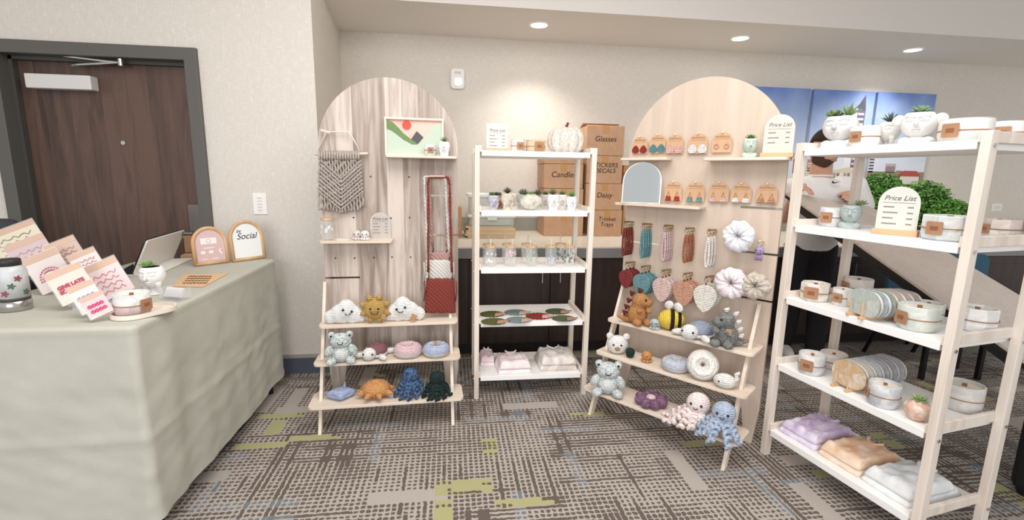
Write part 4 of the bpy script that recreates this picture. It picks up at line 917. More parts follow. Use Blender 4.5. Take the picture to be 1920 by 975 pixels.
for (u, v0, v1, w_, c, kd, lb) in ((1199, 256, 288, 31, '8f3126', 'leaf', 'kraft card of rust red leaf earrings'), (1232, 252, 287, 31, '5d878d', 'leaf', 'kraft card of teal leaf earrings'), (1264, 252, 288, 33, 'e0b1ab', 'leaf', 'kraft card of pink leaf earrings'), (1307, 250, 288, 36, 'efece6', 'leaf', 'kraft card of white leaf earrings'), (1352, 248, 286, 36, 'b28d80', 'ring', 'kraft card of mauve ring earrings'),
        (1261, 340, 376, 33, 'a8372a', 'fan', 'kraft card of rust red fringe earrings'), (1302, 341, 378, 35, '6f979b', 'fan', 'kraft card of teal fringe earrings'), (1346, 341, 378, 36, 'e6bdb8', 'fan', 'kraft card of pink fringe earrings'), (1388, 343, 379, 36, 'f3f0ea', 'fan', 'kraft card of white fringe earrings'), (1436, 344, 380, 36, 'c08e73', 'fan', 'kraft card of tan fringe earrings')):
    earring_card(lb, u, v0, v1, w_, kd, c)
# mirror leaning on the left shelf
q = SR.w(SR.loc(SR.at(1208, 375, .3))[0], .255, ZR_LO+.002); wm = pxm(72, q)*.98; hm = SR.at(1212, 299, .28).z-ZR_LO-.016
t = thing('arched_mirror', 'small arched mirror with thin white rim leaning on the board shelf', 'mirror', mx=T(*q) @ R('Z', A+.35) @ R('X', -.1))
MB().prism(arch(wm, hm, 24), 0, .006).build('rim', WHITE, t); MB().prism([(x*.95, .004+z*.972) for x, z in arch(wm, hm, 24)], -.001, .0).build('glass', mat('d6dbdc', .03, metal=1), t)
x_ = SR.loc(SR.at(1404, 290, .28))[0]; q = SR.w(x_, .285, ZR_UP); k = pxm(36, q)/.75; head_pot('pale mint marbled bust planter with small green succulent beside the price sign', q, A+.4, k*.8, 'b9c9ba', (('leaf', '5f8a3c', 0),), 'bust', col2='e6ece6', wide=.9)
x_ = SR.loc(SR.at(1456, 290, .28))[0]; q = SR.w(x_, .285, ZR_UP); price_sign('translucent arched price list sign on the birch board shelf', q, A+.12, pxm(50, q), pxm(78, q), 3, clear('efe3d8', .75))
# hooks with wristlets and leaf keychains
BR = mat('a08a66', .3, metal=1)
def hook(u, v):
    q = SR.at(u, v, .34); return q
def hang_row(kind, items):
    for (u, v, L, c, n, word) in items:
        q = SR.at(u, v, .34); Lm = pxm(L, q)
        for i in range(n):
            y = .338-.10+(.085*(n-1-i)/max(1, n-1)) if n > 1 else .26
            base = SR.w(SR.loc(q)[0], y, q.z)
            lb = ('%s crochet wristlet loop on the upper hook row' if kind == 'w' else '%s macrame leaf keychain on the lower hook row') % word
            pos = 'closest to the board' if i == 0 else 'outermost' if i == n-1 else ('second' if i == 1 else 'third')+' from the board'
            lb = '%s %s, %s on its hook' % (word, 'crochet wristlet loop' if kind == 'w' else 'macrame leaf keychain', pos)
            t = thing('wristlet' if kind == 'w' else 'leaf_keychain', lb, 'keychain', base, A+random.uniform(-.1, .1), '%s on one hook' % (word+(' wristlets' if kind == 'w' else ' keychains')))
            MB().torus((0, 0, -.004), .009, .002, 16, 6, 'y').build('ring', BR, t, smooth=True)
            MB().tube([(0, 0, -.012), (0, 0, -.034)], .0045, 8).build('clasp', BR, t, smooth=True)
            m = kn(c)
            if kind == 'w':
                pts = [(.011*math.sin(2*PI*j/24)*(.6+.4*(1-math.cos(2*PI*j/24))/2), -.002*math.cos(2*PI*j/24), -.03-Lm*(1-math.cos(2*PI*j/24))/2) for j in range(24)]
                MB().tube(pts, .0062, 8, True).build('loop', m, t, smooth=True)
            else:
                pts = []
                for j in range(28):
                    a = 2*PI*j/28; pts.append((.5*Lm*.85*math.sin(a)*(1+.3*math.cos(a)), -.034-Lm*.5+Lm*.5*math.cos(a)*(1 if math.cos(a) > 0 else 1.12)))
                lf_ = MB().prism(pts, -.005, .005).build('leaf', m, t, bevel=.003); MB().tube([(0, -.006, -.036), (0, -.006, -.03-Lm*.95)], .003, 6).build('midrib', m, lf_)
        e = SR.w(SR.loc(q)[0], .338, q.z+.003); f_ = SR.w(SR.loc(q)[0], .225, q.z+.012)
        g = MB().tube([e, f_], .0045, 8).build('peg_hook', BR); g.parent = bpy.data.objects['arched_stand.001']; g.matrix_parent_inverse = bpy.data.objects['arched_stand.001'].matrix_basis.inverted()
        
hang_row('w', ((1188, 417, 50, '82392e', 4, 'rust red'), (1222, 421, 50, '6d97a0', 4, 'teal blue'), (1262, 424, 54, 'd9bcbd', 4, 'blush pink'), (1302, 429, 50, 'a96a4c', 3, 'caramel brown'), (1343, 432, 56, 'eeeae4', 3, 'white')))
hang_row('l', ((1191, 492, 32, '843330', 3, 'rust red'), (1220, 499, 40, '6f9a9f', 3, 'teal blue'), (1258, 506, 42, 'e0c3bd', 3, 'blush pink'), (1298, 512, 44, 'cd9a82', 3, 'peach'), (1338, 518, 48, 'efeadf', 2, 'cream')))
def scrunchie(label, u, v, w, c, c2, y=.25):
    q = SR.at(u, v, y); k = pxm(w, q); t = thing('scrunchie', label, 'scrunchie', q, A)
    MB().torus((0, 0, 0), .27*k, .23*k, 60, 14, 'y', fn=lambda a, b: 1+.05*math.sin(11*a+2.5*math.sin(b))+.3*noise.noise(Vector((3.2*math.cos(a), 3.2*math.sin(a), 1.6*math.cos(b)+u)))+.16*noise.noise(Vector((8*math.cos(a), 8*math.sin(a), 4*math.sin(b))))).build('ruffle', fz(c, c2), t, smooth=True)
    MB().tube([(0, .09, .1*k), (0, -.02, .12*k)], .004, 8).build('peg', PLY, t)
scrunchie('fluffy white scrunchie hanging near the tiny lilac octopus', 1385, 443, 58, 'f6f6f8', 'e6e8ee'); scrunchie('fluffy pale pink scrunchie beside the beige one', 1372, 531, 62, 'efdfe4', 'f6ecef'); scrunchie('nubby beige and cream scrunchie hanging beside the pale pink one', 1417, 536, 52, 'ddd4c8', 'b9ab9c', .24)
q = SR.at(1424, 470, .28); t = thing('octopus_keychain', 'tiny lilac crochet octopus keychain on a white peg', 'keychain', q, A); m = kn('b9a0c9')
E_(t, 'head', m, (0, 0, 0), (.022, .02, .02), 1); eyes(t, 1, [(-.009, -.019, .003), (.009, -.019, .003)], .003)
for i in range(6): x = -.015+.006*i; MB().tube([(x, 0, -.012), (x+.002, -.004, -.03), (x, 0, -.05)], .003, 6).build('tentacle', m, t, smooth=True)
MB().torus((0, 0, .032), .012, .0015, 16, 6, 'y').build('ring', STEEL, t, smooth=True); MB().tube([(0, .055, .042), (0, -.015, .05)], .0045, 8).build('peg', PLY, t)

# ------------------------------------------------------------------ on the clothed table
TT = TZ+.0025
def tb(u, v): return onz(u, v, TT)
p = tb(30, 580); k = pxm(48, p)                           # printed steel bottle
t = thing('steel_bottle', 'floral printed steel water bottle at the end of the card rack', 'bottle', p, 0)
MB().lathe([(.47*k, 0), (.5*k, .04*k), (.5*k, .38*k), (.47*k, .4*k)], 28).build('steel_base', mat('bdbbb8', .2, metal=1), t, smooth=True)
MB().lathe([(.48*k, .4*k), (.485*k, .5*k), (.48*k, .52*k)], 28).build('dark_ring', mat('4a4644', .4), t, smooth=True)
MB().lathe([(.49*k, .52*k), (.49*k, 1.55*k), (.4*k, 1.7*k), (.36*k, 1.75*k)], 28).build('sleeve', mat('c3c6ca', .4, 'speckle', 'd5d5d5'), t, smooth=True)
MB().lathe([(.37*k, 1.75*k), (.37*k, 1.95*k), (.34*k, 2.0*k)], 28).build('cap', mat('2d2b2a', .5), t, smooth=True)
for i in range(7):
    a = -2.6+.42*i; z = (.72+.28*(i % 3))*k; mx = T(.495*k*math.cos(a), .495*k*math.sin(a), z) @ R('Z', a+PI/2)
    MB().prism([(.13*k*(.7+.3*math.cos(5*b_))*math.cos(b_), .13*k*(.7+.3*math.cos(5*b_))*math.sin(b_)) for b_ in [2*PI*j/25 for j in range(25)]], -.002, .001, mx=mx).build('printed_flower', mat('8a4348' if i % 2 else '4f6050', .6), t)
# clear tiered card rack with card packs, tiers rising away from the aisle corner
ACR = clear('e9ebf0', .16)
c0 = tb(170, 588)+Vector((-.03, .05, 0))
PK = mat('e7c2c0', .7, 'card', 'f0d8d3'); CREAM = mat('f3e9df', .7)
rk = thing('card_display_rack', 'clear acrylic tiered rack of stationery packs beside the floral steel bottle', 'rack', c0, .18)
packs = [(180, 572, 36, 44, 'f0c4c0', 'B', 'e0487a', .06), (163, 557, 40, 56, 'f2e6de', 'B', '8d7a94', .075), (133, 532, 56, 66, 'eddccb', 'GIVE LATE\nSOMEONE', 'bb4358', .1), (199, 524, 60, 72, 'f4d8d6', '', 'd77a90', .092), (92, 508, 54, 74, 'f0e4dc', 'O', 'c76a76', .1), (164, 494, 42, 50, 'f2e4df', '', 'c98a92', .13), (124, 476, 48, 56, 'd3a588', '', 'c0907a', .16), (60, 478, 60, 66, 'd3b4b4', '', 'c9a4a8', .15), (32, 452, 74, 60, 'efe3bd', '', '6a6a55', .19)]
plab = ['pink sticker pack with hot pink lettering next to the two-tone candle', 'white and kraft sticker pack with plum lettering next to the hot pink one', 'cream sticker pack with red two-line lettering on the acrylic rack', 'pink lettered print pack standing tallest in front of the acrylic rack end', 'kraft-topped pack with red dotted rainbow print', 'pack with pale pink bow print behind the pink lettered pack', 'blank kraft-backed pack at the top tier', 'mauve card pack behind the dotted rainbow pack', 'pale yellow card pack with olive script on the highest tier']
tilt = .62
for i, ((u, vb, w_, vt, c, tx, tc_, tc2), lb) in enumerate(zip(packs, plab)):
    q = onz(u, vb, TT+tc2); ww = pxm(w_, q); hh = pxm(vt, q)
    t = thing('card_pack', lb, 'card pack', mx=T(*q) @ R('Z', .45) @ R('Y', -.42) @ R('X', -.35) @ T(0, 0, -hh/2))
    MB().box(-ww/2, ww/2, .001, .006, 0, hh).build('card', mat(c, .7), t)
    MB().box(-ww/2-.003, ww/2+.003, -.001, .0005, 0, hh+.004).build('sleeve', clear('f4f2f4', .2), t)
    MB().box(-ww/2, ww/2, -.0004, .001, hh*.82, hh).build('header_strip', mat('d4ab8a', .8), t)
    if tx == 'O':
        for r_ in (.32, .24):
            for j in range(14):
                a = PI*j/13; MB().ball((r_*ww*math.cos(a), -.002, hh*.3+r_*ww*1.2*math.sin(a)), .0035, 6, 4).build('rainbow_dot', mat('cf6f7c', .8), t)
    elif tx == 'B':
        for r_ in range(2):
            for j in range(4): MB().torus((-ww*.27+ww*.18*j+.02*ww*r_, -.002, hh*(.52-.24*r_)), ww*.065, ww*.03, 14, 6, 'y').build('printed_letter_shape', mat(tc_, .7), t)
    elif tx: text(tx, ww*(.17 if 'SOME' in tx else .3 if len(tx) > 6 else .25), mat(tc_, .7), t, T(0, -.0025, hh*.42) @ FACE, bold=.0012, sx=.95)
    else:
        mb = MB()
        for j in range(4): mb.tube([(-ww*.35+ww*.7*n_/10, -.002, hh*(.18+.15*j)+hh*.05*math.sin(n_*2.3+j)) for n_ in range(11)], .0014, 4)
        mb.build('brush_print', mat(tc_ if len(tc_) == 6 else 'c98a92', .8), t)
    # clear tier step and its riser belong to the rack

for i in range(5):
    x = -.30+.13*i*.62; z = .012+.035*i
    sx0, sx1 = .06-.05*i-.12, .06-.05*i; ty = .075*i
    MB().box(sx0, sx1, ty-.006, ty+.068, .0, .003).build('foot_plate', ACR, rk); st = MB().box(sx0, sx1, ty, ty+.004, 0, .02+.02*i).box(sx0, sx1, ty, ty+.06, .02+.02*i, .023+.02*i).build('tier_step', ACR, rk)
    for q in (.3, .7): MB().cyl((sx0+(sx1-sx0)*q, ty-.0, .012), (sx0+(sx1-sx0)*q, ty-.006, .012), .005, n=10).build('bumper', mat('f2f2f2', .2), st)
# candle on oval tray with tag
p = tb(262, 596)+Vector((-.005, .03, 0)); rzc = 1.0
t = thing('oval_dish', 'pale marbled oval dish under the two-tone candle', 'tray', p+Vector((-.012, .03, 0)), rzc)
MB().prism(arc(.21, .135, .066, 8), 0, .006, 'z').build('base', mat('e3d7c6', .5, 'speckle', 'eee6da'), t, bevel=.002)
o_ = arc(.21, .135, .066, 8); i_ = arc(.198, .123, .06, 8); N = len(o_); mb = MB()
mb.add([(x_, y_, z_) for z_ in (.004, .017) for x_, y_ in o_]+[(x_, y_, z_) for z_ in (.004, .017) for x_, y_ in i_], [f for a in range(N) for b_ in [(a+1) % N] for f in ((a, b_, N+b_, N+a), (2*N+a, 3*N+a, 3*N+b_, 2*N+b_), (N+a, N+b_, 3*N+b_, 3*N+a))]).build('rim', mat('e8decf', .5), t)
p2 = p+Vector((-.012, .03, .0065))+Vector((math.cos(rzc), math.sin(rzc), 0))*-.036; k = pxm(56, p2)
candle('two-tone white and dusty mauve candle with wooden wick on the oval dish', p2, .4, k, k*.74, 'e6e4e0', two='cdb6b2', tagx=.9, tagsz=.4)
p = tb(276, 556)+Vector((.0, .05, 0)); head_pot('small white face planter with green succulent behind the two-tone candle', p, .1, pxm(46, p)/.8, 'e9e7e4', (('leaf', '8fb06a', -.1),), 'hands', col2='f4f2f0')
p = tb(312, 566)+Vector((.01, .05, 0)); t = thing('card_holder', 'clear business card holder with a few folded papers', 'card holder', p, -.35)
MB().box(-.05, .05, -.03, -.028, 0, .05).box(-.05, .05, -.03, .03, 0, .002).box(-.05, -.048, -.03, .03, 0, .05).box(.048, .05, -.03, .03, 0, .05).build('clear_tray', ACR, t)
MB().box(-.044, .044, -.02, -.012, .003, .045, R('X', -.5)).build('business_cards', mat('e4e2e2', .7), t)
# tablet standing in its folio case
a0, a1 = tb(250, 517), tb(324, 486); ang = math.atan2((a1-a0).y, (a1-a0).x); Lt = (a1-a0).length
t = thing('tablet_case', 'white folio case holding a tablet upright, its blank back towards the aisle', 'tablet', (a0+a1)/2, ang)
FOL = mat('dedad3', .6)
MB().box(-Lt/2, Lt/2, -.11, .12, 0, .005).build('base_flap', mat('ebe8e3', .6), t, bevel=.002)
TM = T(0, .0, .006) @ R('X', .42)
bk = MB().prism([(x_, z_+.095) for x_, z_ in arc(Lt, .19, .012)], -.004, .003, mx=TM).build('back_cover', FOL, t)
MB().prism([(x_, z_+.095) for x_, z_ in arc(Lt+.006, .194, .014)], .0032, .010, mx=TM).build('tablet', BLACK, t)
MB().prism(arc(.014, .03, .006), -.0055, -.004, mx=TM @ T(Lt/2-.018, 0, .168)).build('camera_bump', mat('3c3c40', .3), bk)
MB().prism([(-.004, .0), (.0, .06), (.09, .006), (.09, .0)], -Lt/2+.01, -Lt/2+.016, 'x').build('side_fold', BLACK, t)
# kraft pad, box and print behind and in front
for u, v, w_, d_, h_, lb, c in ((352, 485, .1, .08, .02, 'small pad of kraft paper behind the pink arched frame', 'd9b48c'),):
    p = tb(u, v)+Vector((0, .05, 0)); t = thing('kraft_pad', lb, 'paper', p, .2)
    for i in range(4): MB().box(-w_/2, w_/2, -d_/2, d_/2, i*.005, i*.005+.0046).build('sheet_block', KRAFT, t)
p = tb(356, 478)+Vector((-.02, .13, 0)); t = thing('kraft_box', 'plain brown kraft gift box standing behind the tablet case', 'box', p, .1)
MB().box(-.06, .06, -.03, .03, 0, .11).build('carton', mat('a9805c', .8, 'card', '9b7352'), t, bevel=.002); MB().box(-.062, .062, -.032, .032, .095, .113).build('lid', mat('a9805c', .8), t, bevel=.002)
q4 = [tb(*x) for x in ((322, 538), (382, 538), (428, 513), (345, 514))]; cc = sum(q4, Vector())/4
t = thing('kraft_print', 'kraft paper print with dark hand lettering lying flat on the cloth', 'paper', cc, 0)
MB().prism([(x.x-cc.x, x.y-cc.y) for x in q4], .0003, .0013, 'z').build('sheet', mat('e0b98f', .8), t)
mb = MB(); ax = (q4[1]-q4[0])*.8; ay = (q4[3]-q4[0])*.7
for j in range(4):
    pts = []
    for n_ in range(25): f_ = n_/24-.5; P_ = ax*f_+ay*((j-1.5)/4+.07*math.sin(n_*1.9+j)); pts.append((P_.x, P_.y, .0018))
    mb.tube(pts, .0022, 4)
mb.build('hand_lettering', mat('4a3528', .8), t)
def arch_frame(label, u0, v0, u1, v1, vt, c, kind):
    a, b = tb(u0, v0), tb(u1, v1); ang = math.atan2((b-a).y, (b-a).x); W = (b-a).length; m_ = (a+b)/2; h = W*1.3
    hp = onpl((u0+u1)/2+6, vt, m_, Vector((-math.sin(ang), math.cos(ang), 0))).z-TT; h = max(h*.8, min(h*1.25, hp))
    t = thing('tabletop_sign', label, 'sign', mx=T(*m_) @ R('Z', ang) @ R('X', -.13))
    n = 26; r = W/2; outer = [(-r, 0)]+[(-r*math.cos(PI*i/n), h-r+r*math.sin(PI*i/n)) for i in range(n+1)]+[(r, 0)]
    MB().prism([(x*.9, z*.94+.006) for x, z in outer], .004, .012).build('print', mat(c, .6), t)
    MB().tube([(x*.93, 0.004, z*.96+.006) for x, z in outer], .0105, 10).build('wooden_arch', BAMBOO, t, smooth=True); MB().tube([(-r*.97, .004, .0105), (r*.97, .004, .0105)], .0105, 10).build('bottom_rail', BAMBOO, t, smooth=True)
    MB().box(-.02, .02, .012, .016, .02, h*.6, R('X', -.25)).build('easel_back', BAMBOO, t)
    g = lambda x, z: T(x*W, .0025, z*h) @ FACE
    if kind:
        text('Social', W*.27, INK, t, g(.0, .62), shear=.35, sx=.95); text('be', W*.14, INK, t, g(-.22, .76), shear=.35)
    else:
        w2 = mat('f3ebe9', .7); mm = lambda x0, x1, z0, z1: MB().box(x0*W, x1*W, .0025, .004, z0*h, z1*h).build('printed_mark', w2, t)
        mm(-.25, .2, .56, .72); mm(-.2, .1, .44, .465); mm(-.28, -.16, .3, .38); mm(-.05, .07, .3, .38); mm(-.3, -.1, .15, .17); mm(.0, .2, .15, .17)
        MB().torus((-.03*W, .002, .64*h), .06*W, .008*W, 18, 6, 'y').build('camera_mark', mat('cda9a8', .7), t)
        for i in range(5): MB().ball((.28*W+.03*W*math.cos(i*1.3), .003, .28*h+.03*h*i), (.03*W, .0015, .018*h), 8, 6).build('leaf_mark', w2, t)
arch_frame('rattan-look arched frame with dusty pink payment card', 366, 500, 431, 492, 426, 'd6b9b7', 0)
arch_frame('arched wooden frame with white Social card', 437, 492, 499, 484, 414, 'eef0f0', 1)
# chairs behind the table
def black_chair(label, x, y, rz, jacket=False, top=.98):
    t = thing('banquet_chair', label, 'chair', (x, y, 0), rz)
    MB().prism(arc(.42, .42, .05), .44, .49, 'z').build('seat', mat('23211f', .8), t, bevel=.01)
    for sx in (-1, 1):
        MB().tube([(sx*.2, -.2, 0), (sx*.19, -.18, .45)], .012).build('leg', BLACK, t); MB().tube([(sx*.2, .24, 0), (sx*.19, .18, .45), (sx*.19, .2, top-.04), (sx*.14, .21, top)], .012).build('back_post', BLACK, t, smooth=True)
    MB().tube([(-.14, .21, top), (.14, .21, top)], .012).build('top_rail', BLACK, t, smooth=True)
    MB().prism(arc(.3, .26, .04), .185, .215, mx=T(0, 0, top-.22)).build('backrest', mat('23211f', .8), t, bevel=.008)
q = ony(28, 418, 2.62)
black_chair('black padded chair under the dark jacket behind the card rack', q.x-.02, 2.62, PI/2+.1, top=q.z-.04)
t = thing('jacket', 'dark charcoal jacket draped over the chair back behind the card packs', 'jacket', (q.x-.22, 2.60, q.z-.48), PI/2-.15)
MB().box(-.2, .2, -.05, .05, 0, .46).ball((-.17, 0, .45), (.1, .07, .04)).ball((.17, 0, .45), (.1, .07, .04)).build('body', mat('55565a', .9, 'fabric', '3d3e42'), t, remesh=.02)
MB().tube([(-.21, -.05, .42), (-.235, -.07, .22), (-.22, -.08, .05)], .05).build('sleeve', mat('4a4b4f', .9, 'fabric', '36373a'), t, smooth=True); MB().tube([(-.06, -.06, .46), (0, -.065, .2), (.02, -.065, 0)], .006).build('zip_edge', mat('77777a', .7), t)
black_chair('low black metal chair behind the tablet case', -2.17, 3.07, PI/2, top=.86)

# ------------------------------------------------------------------ on the back counter
def box_px(label, u0, u1, v0, v1, y, dep, words=None, size=.06, rz=0, z=None, name='cardboard_box'):
    a, b = ony(u0, v1, y), ony(u1, v0, y); z0 = a.z if z is None else z; h = b.z-a.z; W = b.x-a.x
    t = thing(name, label, 'box', (a.x+W/2, y+dep/2, z0), rz)
    MB().box(-W/2, W/2, -dep/2, dep/2, 0, h-.003).build('carton', KRAFT, t, bevel=.003)
    MB().box(-.03, .03, -dep/2-.001, dep/2+.001, h-.004, h-.002).build('packing_tape', mat('c2925e', .4), t); MB().box(-.03, .03, -dep/2-.0012, -dep/2+.001, h-.07, h-.002).build('tape_end', mat('c2925e', .4), t)
    if words: text(words, size, mat('3b2418', .8), t, T(0, -dep/2-.002, h*.55) @ FACE, shear=.15, name='marker_writing')
    return t, h, W
YBX = 4.14
zz = CT+.001; hts = []
for lb, u0, u1, v0, v1, wd in (('taped cardboard box marked Trinket Trays at the bottom of its stack', 1116, 1167, 395, 444, 'Trinket\nTrays'), ('taped cardboard box marked Daisy on the Trinket Trays box', 1106, 1168, 345, 394, 'Daisy'), ('taped cardboard box marked Stickers Decals under the Glasses box', 1108, 1168, 293, 344, 'STICKERS\nDECALS'), ('open-topped cardboard box marked Glasses on top of its stack', 1107, 1172, 237, 291, 'Glasses')):
    t, h, W = box_px(lb, u0-8, u1, v0, v1, YBX, .3, wd, .055 if '\n' in wd else .065, z=zz); zz += h
    if wd == 'Glasses':
        MB().box(-W/2, W/2, -.02, .0, 0, .004, T(0, -.13, h) @ R('X', .5)).build('flap', KRAFT, t)
        MB().box(-W/2, W/2, 0, .14, 0, .004, T(0, .0, h+.03) @ R('X', -.35)).build('flap', KRAFT, t)
zz = CT+.001
for lb, v0, v1, wd in (('plain taped cardboard box under the Candles box pile, resting on the counter', 404, 446, None), ('plain cardboard box sandwiched below the Candles box', 358, 404, None), ('cardboard box marked Candles behind the rack of planters', 312, 357, 'Candles'), ('flat cardboard box on top of the Candles box', 293, 311, None)):
    t, h, W = box_px(lb, 1019, 1094, v0, v1, YBX+.02, .32, wd, .07, z=zz); zz += h
t, h, W = box_px('narrow cardboard box behind the streaky board edge on the counter', 846, 866, 391, 447, 4.1, .25, z=CT+.001)
t, h, W = box_px('tall dark brown box standing behind the box stack by the birch board', 1166, 1178, 310, 440, 4.28, .2, z=CT+.001)
# plastic storage bins and stacked mailers
x0, x1 = ony(873, 430, 4.0).x, ony(968, 430, 4.0).x; Wb = x1-x0
t = thing('paper_stack', 'stack of beige padded mailers under the clear storage bins', 'paper', ((x0+x1)/2, 4.16, CT+.001), 0)
for i in range(6): MB().prism(arc(Wb*.96+random.uniform(-.02, .02), .3, .02), i*.017, i*.017+.0165, 'z', T(random.uniform(-.01, .01), 0, 0)).build('mailer', mat('d7bb97' if i % 2 else 'e0c8a8', .8), t, bevel=.003)
zz = CT+.001+6*.017
for lb, h, c, al in (('clear plastic storage bin with white lid on the mailers', .1, 'dfe6e2', .6), ('clear plastic storage bin with rounded white lid atop the other bin', .17, 'e4e9e6', .55)):
    t = thing('storage_bin', lb, 'bin', ((x0+x1)/2+.01, 4.16, zz+.001), 0)
    MB().prism(arc(Wb*.9, .28, .04), 0, h-.025, 'z').build('tub', clear(c, al, .3), t, bevel=.006); MB().prism(arc(Wb*.98, .31, .045), h-.028, h, 'z').build('lid', mat('e9eeeb', .4), t, bevel=.006)
    MB().box(-.04, .04, -.158, -.148, h-.05, h-.01).build('latch', mat('dde5e0', .4), t); zz += h+.001
# shrubs on the counter
def shrub(label, u, v, w, y, z0):
    c = ony(u, v, y); r = pxm(w, c)/2; t = thing('boxwood_shrub', label, 'plant', (c.x, y, z0), 0); hz = c.z-z0
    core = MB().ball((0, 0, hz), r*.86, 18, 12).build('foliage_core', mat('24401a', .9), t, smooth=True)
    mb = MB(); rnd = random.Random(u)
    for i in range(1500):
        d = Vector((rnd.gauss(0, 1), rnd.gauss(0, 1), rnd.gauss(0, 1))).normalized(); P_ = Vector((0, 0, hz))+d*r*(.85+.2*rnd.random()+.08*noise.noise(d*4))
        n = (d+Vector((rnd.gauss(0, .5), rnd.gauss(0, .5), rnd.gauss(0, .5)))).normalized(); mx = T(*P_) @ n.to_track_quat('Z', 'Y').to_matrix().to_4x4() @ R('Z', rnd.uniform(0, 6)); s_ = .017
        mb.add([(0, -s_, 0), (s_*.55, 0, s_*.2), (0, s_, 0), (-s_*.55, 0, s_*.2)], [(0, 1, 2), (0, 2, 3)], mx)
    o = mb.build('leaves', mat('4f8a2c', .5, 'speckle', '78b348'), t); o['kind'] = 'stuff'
    MB().cyl((0, 0, 0), (0, 0, hz), .02, n=8).build('trunk', mat('5b4632', .9), t); MB().lathe([(.09, 0), (.11, .14), (.1, .14), (.095, .125)], 24).build('pot', mat('3a3633', .6), t, smooth=True)
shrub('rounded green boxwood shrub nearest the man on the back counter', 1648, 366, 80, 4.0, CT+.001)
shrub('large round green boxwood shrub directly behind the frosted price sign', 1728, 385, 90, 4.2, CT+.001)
shrub('lower round green boxwood shrub nearest the wall outlet', 1780, 408, 66, 3.86, CT+.001)

